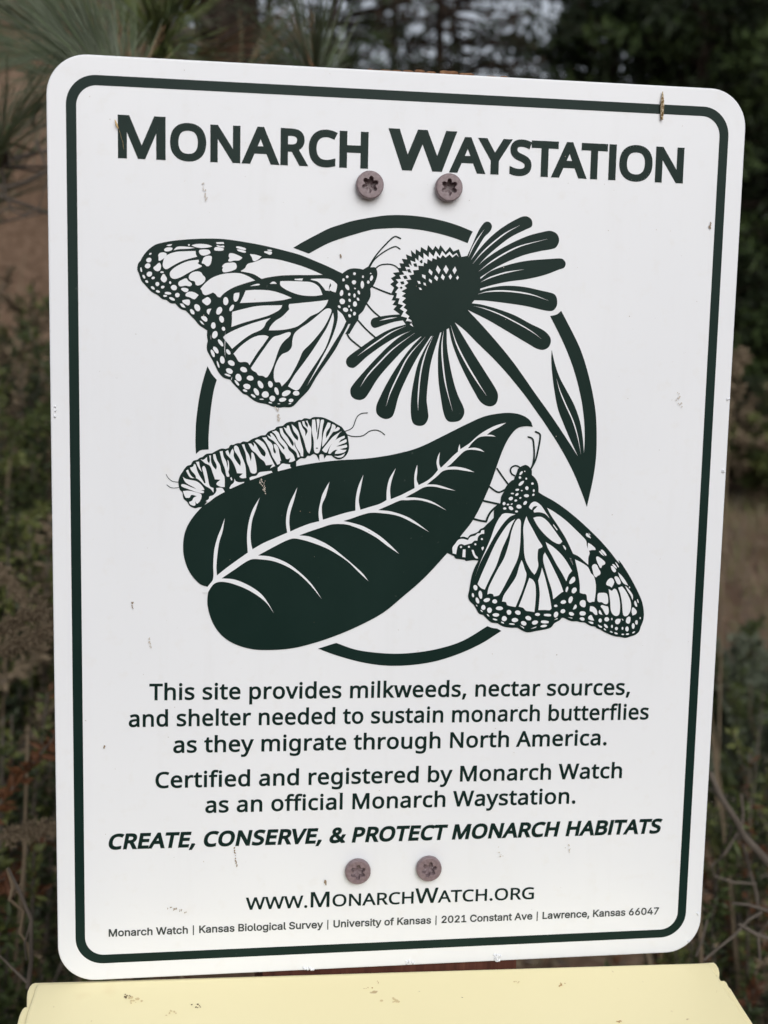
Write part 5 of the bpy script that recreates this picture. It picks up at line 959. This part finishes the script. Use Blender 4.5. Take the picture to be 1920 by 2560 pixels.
class MB:
    def __init__(s): s.v = []; s.f = []; s.mi = []
    def tube(s, pts, r0, r1, mi=0, seg=5):
        n = len(pts); b = len(s.v)
        for i, p in enumerate(pts):
            d = (pts[min(i + 1, n - 1)] - pts[max(i - 1, 0)]).normalized()
            up = Vector((0, 0, 1)) if abs(d.z) < .9 else Vector((1, 0, 0))
            a = d.cross(up).normalized(); c = a.cross(d); r = r0 + (r1 - r0) * i / (n - 1)
            for k in range(seg):
                t = 2 * pi * k / seg; s.v.append(tuple(p + (a * cos(t) + c * sin(t)) * r))
        for i in range(n - 1):
            for k in range(seg):
                j = (k + 1) % seg; s.f.append((b + i * seg + k, b + i * seg + j, b + (i + 1) * seg + j, b + (i + 1) * seg + k)); s.mi.append(mi)
        s.f.append(tuple(b + (n - 1) * seg + k for k in range(seg))); s.mi.append(mi)
    def leaf(s, p, d, w, L, mi, nrm=None):
        """folded leaf blade of four triangles"""
        side = d.cross(nrm if nrm is not None else rv()).normalized() * w; up = d.cross(side).normalized() * w * .5
        b = len(s.v); m = p + d * L * .5
        s.v += [tuple(p), tuple(m + side), tuple(m - side), tuple(p + d * L), tuple(m + up)]
        s.f += [(b, b + 1, b + 4), (b + 1, b + 3, b + 4), (b + 3, b + 2, b + 4), (b + 2, b, b + 4)]; s.mi += [mi] * 4
    def build(s, name, mats, parent=None, smooth=False):
        o0 = parent.matrix_world.translation.copy() if parent else Vector()
        if parent: o0 = Vector(parent['_o'])
        v = [(a - o0.x, b - o0.y, c - o0.z) for a, b, c in s.v]
        return obj(name, v, s.f, mats, parent, s.mi, smooth)
def rv():
    while True:
        v = Vector((random.uniform(-1, 1), random.uniform(-1, 1), random.uniform(-1, 1)))
        if .05 < v.length < 1: return v.normalized()
def thing(name, loc, label, cat, group=None):
    o = empty(name, loc, label, cat, group); o['_o'] = tuple(loc); return o
def wob(a, b, n, amp):
    return [a.lerp(b, i / n) + (rv() * amp * random.random() if 0 < i < n else Vector()) for i in range(n + 1)]
def curve(a, b, c, n):
    return [a * (1 - t) ** 2 + b * 2 * t * (1 - t) + c * t * t for t in (i / n for i in range(n + 1))]

# ------------------------------------------------------------------ pines
def tuft(mb, base, d, n=60, L=.13, spread=.55, mi=(0, 1), r=.00055, back=.0):
    d = d.normalized()
    for _ in range(n):
        k = random.random() ** .6 * spread
        q = (d + rv() * k * 1.1).normalized(); l = L * random.uniform(.7, 1.1)
        p0 = base - d * random.random() * .03 - d * back * random.random()
        droop = Vector((0, 0, -1)) * l * random.uniform(.0, .12)
        for s in range(random.choice((2, 3))):       # needles stand in bundles
            qq = (q + rv() * .035).normalized(); rr = r * random.uniform(.8, 1.3)
            mb.tube([p0, p0 + qq * l * .5 + droop * .2 + rv() * l * .015, p0 + (qq + rv() * .05) * l + droop], rr, rr * .45, random.choice(mi), 3)
NM = [M_NEEDLE, M_NEEDLE_B, M_NEEDLE_Y, M_NEEDLE_D]
tb = at(560, 140, 2.4); tb.z = gz(tb.x, tb.y) - .1
pine = thing('pine_tree', tb, 'long needled pine with dark trunk just behind the top left of the sign', 'tree')
m = MB(); tp = [Vector((tb.x + .03 * sin(z * 1.3), tb.y, tb.z + z)) for z in (0, .6, 1.3, 2.0, 2.8, 3.8, 5.0, 6.4)]
m.tube(tp, .095, .035, 0, 14); m.build('trunk', [M_BARK], pine, True)
wood = MB(); nd = MB()
TUFTS = [  # base px, py, Y, aim px, py, count, length
 (262, 190, .42, 160, 30, 60, .10), (285, 200, .5, 270, 60, 44, .09), (240, 200, .6, 80, 110, 44, .11), (330, 210, .45, 330, 60, 30, .075),
 (400, 100, .75, 400, -60, 44, .13), (395, 95, .75, 320, 0, 30, .12), (410, 100, .75, 480, 10, 26, .12), (400, 105, .8, 500, 150, 18, .10),
 (8, 350, .5, 120, 200, 12, .085), (5, 350, .5, 20, 190, 10, .085), (12, 350, .55, 70, 330, 8, .07), (0, 345, .6, -60, 240, 10, .1),
 (775, 175, .55, 730, 30, 22, .10), (790, 180, .55, 800, 20, 22, .095), (815, 190, .6, 900, 90, 26, .09), (760, 175, .65, 690, 60, 10, .10),
 (850, 190, .8, 930, 120, 14, .11), (500, 150, .9, 640, 90, 14, .15), (90, 70, 1.3, -20, 0, 30, .2), (170, 60, 1.2, 60, -60, 30, .17), (60, 150, 1.25, -60, 60, 26, .17), (210, 100, .9, 120, 0, 30, .13),
 (140, 130, 1.1, -10, 160, 16, .17), (300, 20, 1.2, 250, -90, 26, .18),
 (610, 190, 1.1, 680, 120, 12, .15), (-40, 500, .9, 60, 380, 14, .14), (100, 260, .9, 40, 330, 10, .13),
 (470, 20, 1.1, 520, -80, 26, .16), (330, 120, 1.3, 360, 0, 20, .18), (180, 150, 1.5, 130, 40, 22, .2)]
for i, (bx, by, Y, ax, ay, n, L) in enumerate(TUFTS):
    b = at(bx, by, Y); a = at(ax, ay, Y + random.uniform(-.1, .12)); d = (a - b)
    mi = (0, 1, 1) if i not in (4, 5, 6) else (0, 2, 2)
    if i % 7 == 3: mi = (0, 1, 3)
    tuft(nd, b, d, int(n * 1.25), L, .5 if Y < .7 else .62, mi, .00042 if Y < .9 else .00062)
    if i % 5 == 2: tuft(nd, b, d + rv() * .03, 6, L * .8, .5, (3,), .0006)
    # twig from tuft back towards its bough
    q = at(bx + random.uniform(-20, 30), by + random.uniform(40, 90), Y + .12)
    wood.tube(wob(b, q, 4, .006), .0024, .0022, 0, 6)
    far = tp[2] .lerp(tp[3], random.random())
    wood.tube(curve(q, q.lerp(far, .5) + Vector((0, 0, .05)), far, 8), .0012, .004, 0, 6)
# further boughs out of the frame so that the tree is whole
for k in range(46):
    z = random.uniform(1.9, 6.2); a = random.uniform(0, 2 * pi); L = random.uniform(.5, 1.1) * (1.25 - z / 9)
    o = Vector((tb.x, tb.y, tb.z + z)); e = o + Vector((cos(a) * L, sin(a) * L * .8, random.uniform(-.05, .35)))
    if e.y < .8: continue
    wood.tube(wob(o, e, 4, .03), .014, .004, 0, 5)
    for s in range(4): tuft(nd, o.lerp(e, .55 + .15 * s), (e - o) + rv() * .4, 24, .16, .9, (0, 1), .0009)
tag(wood.build('branches', [M_TWIG], pine), kind='stuff')
tag(nd.build('needles', NM, pine), kind='stuff')

# bare looping twigs at the left edge
tw = thing('bare_branch', at(60, 530, .62), 'bare grey looping twigs hanging left of the sign in front of the bank', 'branch')
m = MB()
for path, Y, r in ((((-60, 440), (10, 470), (60, 455), (130, 420)), .7, .0028), (((8, 430), (14, 480), (30, 525), (60, 540), (95, 520), (112, 470), (130, 430)), .6, .0011),
                   (((-40, 470), (20, 495), (70, 515), (150, 545)), .8, .0024), (((90, 350), (110, 410), (150, 460)), .7, .0016), (((2, 420), (10, 455), (16, 500)), .6, .0016), (((-30, 540), (30, 520), (80, 528)), .7, .001)):
    P = [at(x, y, Y) for x, y in path]; m = MB(); m.tube([P[0]] + [p + rv() * .001 for p in P[1:]], r, r * .6, 0, 6); m.build('twig', [M_TWIG], tw)

# ------------------------------------------------------------------ shrubs
SM = [M_LEAF_A, M_LEAF_B, M_LEAF_C, M_LEAF_R, M_LEAF_S, M_DRY]
def shrub(cx, cy, top, rad, nshoot, mix, label, name='shrub', leafL=.011, leafW=.0018, dens=420, group='low shrubs around the post', dead=8):
    g = gz(cx, cy); t = thing(name, (cx, cy, g), label, 'shrub', group)
    st = MB(); lf = MB(); base = Vector((cx, cy, g - .03))
    for i in range(nshoot):
        a = random.uniform(0, 2 * pi); k = random.random() ** .55 * rad
        e = Vector((cx + cos(a) * k, cy + sin(a) * k, g + (top - g) * (1 - .35 * (k / rad) ** 2) * random.uniform(.8, 1.02)))
        mid = base.lerp(e, .5) + Vector((cos(a) * k * .25, sin(a) * k * .25, 0)) + rv() * .03
        P = curve(base + Vector((cos(a), sin(a), 0)) * .03, mid, e, 8); st.tube(P, .0045, .0012, 0, 5)
        c = random.choice(mix)
        for j in range(3, 9):
            A, B = P[j - 1], P[j]; d = (B - A).normalized()
            for q in range(int(dens / nshoot * random.uniform(.6, 1.3))):
                p = A.lerp(B, random.random()); dd = (d * .7 + rv()).normalized()
                lf.leaf(p, dd, leafW * random.uniform(.8, 1.6), leafL * random.uniform(.6, 1.5), c if random.random() < .7 else random.choice(mix))
            if random.random() < .8:      # side shoot
                p = A.lerp(B, random.random()); e2 = p + (d * .8 + rv()) * random.uniform(.04, .10)
                st.tube([p, p.lerp(e2, .5) + rv() * .006, e2], .0016, .0007, 0, 4); c2 = random.choice(mix)
                for q in range(int(dens / nshoot * .9)):
                    lf.leaf(p.lerp(e2, random.random()), ((e2 - p).normalized() * .6 + rv()).normalized(), leafW * random.uniform(.8, 1.6), leafL * random.uniform(.6, 1.4), c2)
    for i in range(dead):
        a = random.uniform(0, 2 * pi); k = rad * random.uniform(.5, 1.1)
        e = Vector((cx + cos(a) * k, cy + sin(a) * k, g + (top - g) * random.uniform(.5, 1.02)))
        st.tube(wob(base, e, 6, .04), .005, .0012, 1, 5)
    st.build('stems', [M_TWIG, M_DRY], t); tag(lf.build('leaves', SM, t), kind='stuff'); return t
def sp(px, py, Y): p = at(px, py, Y); return p.x, p.y, p.z
x, y, z = sp(30, 590, 2.1); shrub(x - .1, y, z, .5, 190, (0, 5, 1, 0, 2), 'olive brown shrub farthest back on the left, in front of the bank', dens=17000, leafL=.02, leafW=.0034, dead=20)
x, y, z = sp(40, 630, 1.5); shrub(x - .06, y, z, .34, 170, (0, 1, 1, 0, 2, 5), 'green leafy shrub with its top against the bare bank left of the sign', dens=15000, leafL=.016, leafW=.0026)
x, y, z = sp(40, 860, 1.0); shrub(x - .08, y, z, .28, 130, (0, 2, 1, 5, 2), 'thick green and brown shrub between the tall left one and the rust tinged one', dens=13000, leafL=.014, leafW=.0024, dead=22)
x, y, z = sp(60, 1150, .62); shrub(x - .16, y, z, .26, 70, (0, 1, 1, 2, 3), 'green and rust tinged shrub beside the left edge of the sign', dens=5200)
x, y, z = sp(60, 1700, .40); shrub(x - .10, y, z, .20, 60, (2, 0, 2, 1, 3), 'dark shrub with dead twigs below it at the lower left of the sign', dens=9000, dead=26)
x, y, z = sp(30, 2200, .26); shrub(x - .05, y, z, .17, 50, (2, 0, 3, 1), 'low dark green shrub beside the left end of the cream box', dens=8000, dead=16)
x, y, z = sp(1830, 1760, .75); shrub(x + .12, y, z, .26, 70, (0, 1, 2, 3), 'mixed green shrub right of the sign at its lower half', dens=5000, dead=14)
x, y, z = sp(1860, 2100, .45); shrub(x + .08, y, z, .22, 60, (0, 2, 1, 3, 5), 'green shrub with reddish tips above the right end of the cream box', dens=8000, dead=20)
x, y, z = sp(1800, 2330, .30); shrub(x + .02, y, z, .18, 50, (2, 0, 2, 3), 'low dark shrub under bare branches right of the cream box', dens=8000, dead=16)
x, y, z = sp(1000, 2480, .35); shrub(x, y, z + .02, .20, 50, (2, 0, 1), 'shrub hidden behind the post and the cream box', dens=3000, dead=16)
x, y, z = sp(1880, 1560, 2.6); shrub(x + .1, y, z, .34, 60, (4, 4, 0), 'grey green sage bush on the dirt right of the sign', dens=3800, leafL=.022, leafW=.004, dead=8)

# pale dry brush: feathery dead sprays
def spray(px0, py0, px1, py1, Y, n, label, w=26):
    a = at(px0, py0, Y); b = at(px1, py1, Y); t = thing('dry_branch', a, label, 'branch', 'dead sprays among the shrubs')
    m = MB(); P = wob(a, b, 6, .004); m.tube(P, .0010, .0005, 0, 5)
    L = (b - a).length
    for i in range(n):
        k = random.uniform(.1, 1); p = a.lerp(b, k); d = ((b - a).normalized() + rv() * .8).normalized(); e = p + d * random.uniform(.003, .011)
        m.tube([p, p.lerp(e, .5) + rv() * .001, e], .00035, .0002, 0, 4)
        for q in range(7): m.leaf(p.lerp(e, random.random()), (d + rv()).normalized(), .0005, .0035, 0)
    m.build('twigs', [M_DRY], t)
spray(-30, 1640, 140, 1570, .30, 260, 'pale feathery dead spray at the left edge of the sign, upper one')
spray(-40, 1600, 95, 1530, .34, 160, 'dead spray just above and behind the pale feathery one')
spray(-20, 2095, 150, 2065, .28, 160, 'straight fuzzy dead twig low at the left edge of the sign')
spray(20, 2170, 75, 2400, .18, 4, 'bare grey stem rising beside the left end of the cream box')
spray(-30, 1390, 60, 1500, .40, 110, 'brown dead spray left of the sign at mid height')

# bare branches right of the lower corner
br = thing('bare_branch', at(1850, 2060, .3), 'thick bare grey brown branch crossing the shrubs right of the sign', 'branch')
m = MB()
for path, Y, r0, r1 in ((((1775, 1930), (1800, 1990), (1840, 2050), (1860, 2090), (1925, 2160)), .34, .0022, .0034), (((1852, 1985), (1858, 2030), (1852, 2072)), .34, .0011, .0016),
        (((1845, 2080), (1815, 2130), (1780, 2165), (1785, 2190), (1830, 2205), (1890, 2210)), .34, .0013, .0009), (((1858, 2110), (1870, 2160), (1890, 2230), (1895, 2270)), .36, .0016, .001)):
    P = [at(x, y, Y) for x, y in path]; m = MB(); m.tube(P, r0 * .8, r1 * .8, 0, 7); m.build('limb', [M_TWIG], br)
br = thing('bare_branch', at(1890, 2290, .22), 'pale thin twigs fanning out above the right corner of the cream box', 'branch')
m = MB()
for path, Y, r0, r1 in ((((1830, 2258), (1870, 2262), (1930, 2280)), .22, .0009, .0014), (((1845, 2310), (1890, 2335), (1930, 2350)), .2, .0012, .0014),
        (((1905, 2280), (1870, 2300), (1840, 2335), (1790, 2375), (1760, 2400)), .22, .0012, .0008), (((1768, 2300), (1755, 2350), (1740, 2390)), .24, .0009, .001), (((1900, 2400), (1895, 2340), (1925, 2300)), .2, .001, .0012)):
    P = [at(x, y, Y) for x, y in path]; m = MB(); m.tube(P, r0 * .8, r1 * .8, 0, 7); m.build('limb', [M_TWIG], br)
br = thing('bare_branch', at(80, 2400, .14), 'forked grey stem standing behind the left end of the cream box', 'branch')
m = MB()
for path, Y, r0, r1 in ((((20, 2170), (50, 2230), (78, 2300), (78, 2400), (70, 2470)), .16, .0008, .0016), (((-20, 2370), (30, 2420), (66, 2455)), .14, .0006, .0009), (((78, 2300), (62, 2360), (66, 2400)), .16, .0008, .0006)):
    P = [at(x, y, Y) for x, y in path]; m = MB(); m.tube(P, r0 * .8, r1 * .8, 0, 7); m.build('limb', [M_TWIG], br)

# dried flower head above the grass at the right edge
fh = thing('dried_flower', at(1835, 912, 1.1), 'pale tan dried flower head on a thin stalk against the dark trees', 'flower')
m = MB(); g = at(1850, 1500, 1.1); g.z = gz(g.x, g.y)
m.tube(wob(g, at(1825, 930, 1.1), 5, .01), .002, .0012, 0, 5)
def flor(px, py, n, r):
    c = at(px, py, 1.1)
    for i in range(n): m.leaf(c + rv() * r * random.random(), rv(), .0022, .009, 0)
flor(1830, 905, 260, .014); flor(1855, 895, 160, .011); flor(1838, 925, 160, .011); flor(1848, 975, 90, .009); flor(1842, 990, 60, .008); flor(1815, 960, 60, .008)
m.build('seed_head', [M_DRY], fh)

# grass
def grass():
    m = MB()
    for _ in range(5200):
        px = random.uniform(1500, 2200); Y = random.uniform(3.6, 12.0); p = at(px, 1300, Y); x, y = p.x, p.y
        if random.random() < .65 and not (noise.noise(Vector((x * 1.2, y * 1.2, 5))) > .05): continue
        z = gz(x, y); h = random.uniform(.05, .32) if y > 6 else random.uniform(.03, .12); d = Vector((random.gauss(0, .35), random.gauss(0, .35), 1)).normalized()
        b = Vector((x, y, z)); s = Vector((1, random.uniform(-.5, .5), 0)) * .003; k = len(m.v); e = b + d * h + Vector((d.x, d.y, -.3)) * h * .3
        mid = b + d * h * .55
        m.v += [tuple(b - s), tuple(b + s), tuple(mid + s * .7), tuple(mid - s * .7), tuple(e)]; m.f += [(k, k + 1, k + 2, k + 3), (k + 3, k + 2, k + 4)]
        m.mi += [random.choice((0, 0, 1, 2))] * 2
        m.mi[-1] = m.mi[-2]
    o = obj('dry_grass', m.v, m.f, [M_DRY, M_LEAF_B, M_TWIG], None, m.mi); tag(o, 'sparse dry and green grass on the dirt right of the sign', 'grass', None, 'stuff')
    m = MB()
    for _ in range(9000):
        px = random.uniform(1000, 2300); Y = random.uniform(1.2, 11) if random.random() < .7 else random.uniform(.8, 4)
        p = at(px, 1300, Y); x, y = p.x + random.uniform(-3, 0) * (random.random() < .3), p.y
        b = Vector((x, y, gz(x, y) + .006)); d = Vector((random.gauss(0, 1), random.gauss(0, 1), random.uniform(-.1, .3))).normalized()
        m.leaf(b, d, random.uniform(.002, .012), random.uniform(.03, .09), random.choice((0, 0, 1, 2, 3)), Vector((0, 0, 1)))
    o = obj('leaf_litter', m.v, m.f, [M_DRY, M_TWIG, M_NEEDLE_D, M_LEAF_R], None, m.mi); tag(o, 'fallen needles and dead leaves scattered over the dirt', 'leaf litter', None, 'stuff')
grass()

# ------------------------------------------------------------------ background evergreens
def tree(px, Y, H, R, low, n, mats, label, dens=1.0, leaf=.05, seed=0, group='evergreen trees behind the sign'):
    random.seed(seed); p = at(px, 905, Y); g = gz(p.x, p.y); t = thing('evergreen_tree', (p.x, p.y, g), label, 'tree', group)
    o = Vector((p.x, p.y, g)); m = MB()
    P = [o + Vector((.12 * sin(i), .1 * cos(i * 1.7), H * i / 7 - .1)) for i in range(8)]; m.tube(P, .02 + H * .008, .012, 0, 9)
    lf = MB()
    for i in range(n):
        z = low + (H - low) * random.random() ** .9; k = (z - low) / (H - low); rr = R * (1 - k) ** .6 * random.uniform(.45, 1.08) + .15
        a = random.uniform(0, 2 * pi); s = o + Vector((0, 0, z)); e = s + Vector((cos(a) * rr, sin(a) * rr, random.uniform(-.25, .3) * rr))
        m.tube(wob(s, e, 3, .06), .016, .005, 0, 4)
        c = random.choice(mats)
        for q in range(int(48 * dens)):
            u = .25 + .75 * random.random() ** .7; pp = s.lerp(e, u) + rv() * .16 * R * .5 * random.random()
            lf.leaf(pp, ((e - s).normalized() * .5 + rv()).normalized(), leaf * random.uniform(.12, .28), leaf * random.uniform(.7, 1.8), c if random.random() < .8 else random.choice(mats))
    m.build('trunk', [M_BARK], t); tag(lf.build('crown', [M_TREE_A, M_TREE_B, M_TREE_C], t), kind='stuff')
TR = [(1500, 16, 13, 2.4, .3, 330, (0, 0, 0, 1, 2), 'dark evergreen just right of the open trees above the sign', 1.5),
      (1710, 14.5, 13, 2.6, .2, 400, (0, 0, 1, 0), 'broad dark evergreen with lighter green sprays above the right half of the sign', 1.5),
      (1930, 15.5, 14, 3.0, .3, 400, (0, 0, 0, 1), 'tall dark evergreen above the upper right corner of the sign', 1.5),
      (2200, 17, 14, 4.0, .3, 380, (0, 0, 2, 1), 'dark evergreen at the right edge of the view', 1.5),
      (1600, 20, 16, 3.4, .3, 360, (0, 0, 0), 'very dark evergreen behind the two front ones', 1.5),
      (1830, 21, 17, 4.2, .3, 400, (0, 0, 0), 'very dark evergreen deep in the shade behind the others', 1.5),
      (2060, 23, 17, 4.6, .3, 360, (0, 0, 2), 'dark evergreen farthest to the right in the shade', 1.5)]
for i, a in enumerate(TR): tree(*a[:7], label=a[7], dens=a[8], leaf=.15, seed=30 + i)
tree(850, 8.5, 5.0, .8, 1.4, 170, (0, 1, 2), 'thin open tree with sky showing through left of centre', .9, .05, 50, 'open trees against the sky')
tree(1110, 9.5, 6.2, 1.0, 1.2, 230, (0, 0, 2), 'open dark tree with sky showing through above the post', .9, .05, 51, 'open trees against the sky')
tree(690, 12.0, 6.5, 1.0, 2.2, 150, (1, 2, 0), 'pale open tree beyond the bank above the left part of the sign', .9, .06, 52, 'open trees against the sky')
tree(990, 15.0, 8.5, 1.6, 2.0, 210, (1, 2, 0), 'distant hazy tree in the gap between the two open trees', .9, .07, 53, 'open trees against the sky')
random.seed(77)
x, y, z = sp(1880, 960, 11.5); shrub(x + .2, y, z, .8, 90, (5, 5, 1, 2), 'dry tan brush below the dark trees at the right edge of the sign', dens=5200, leafL=.08, leafW=.012, group='dry brush at the foot of the trees')
x, y, z = sp(1990, 1040, 10.2); shrub(x, y, z, .6, 70, (1, 5, 0), 'green and tan brush nearer than the dry brush at the right edge', dens=4200, leafL=.08, leafW=.016, group='dry brush at the foot of the trees')
x, y, z = sp(1700, 1010, 12.5); shrub(x, y, z, .8, 70, (5, 2, 5), 'dry brush hidden behind the right part of the sign', dens=4200, leafL=.08, leafW=.012, group='dry brush at the foot of the trees')

# far wood behind everything
def farwood():
    random.seed(5); m = MB()
    for i in range(26000):
        a = random.uniform(-.9, 1.25); R = random.uniform(24, 34); x, y = sin(a) * R, cos(a) * R
        h = 3.8 + 1.2 * noise.noise(Vector((a * 9, 0, 0))) + .8 * noise.noise(Vector((a * 40, 3, 0)))
        m.leaf(Vector((x, y, gz(x, y) + h * random.random())), rv(), .07, .42, random.choice((0, 0, 1, 2)))
    o = obj('far_wood', m.v, m.f, [M_TREE_A, M_TREE_B, M_TREE_C], None, m.mi); tag(o, 'dark band of woodland far behind the trees', 'woodland', None, 'stuff')
farwood()
for o in bpy.data.objects:
    if '_o' in o: del o['_o']
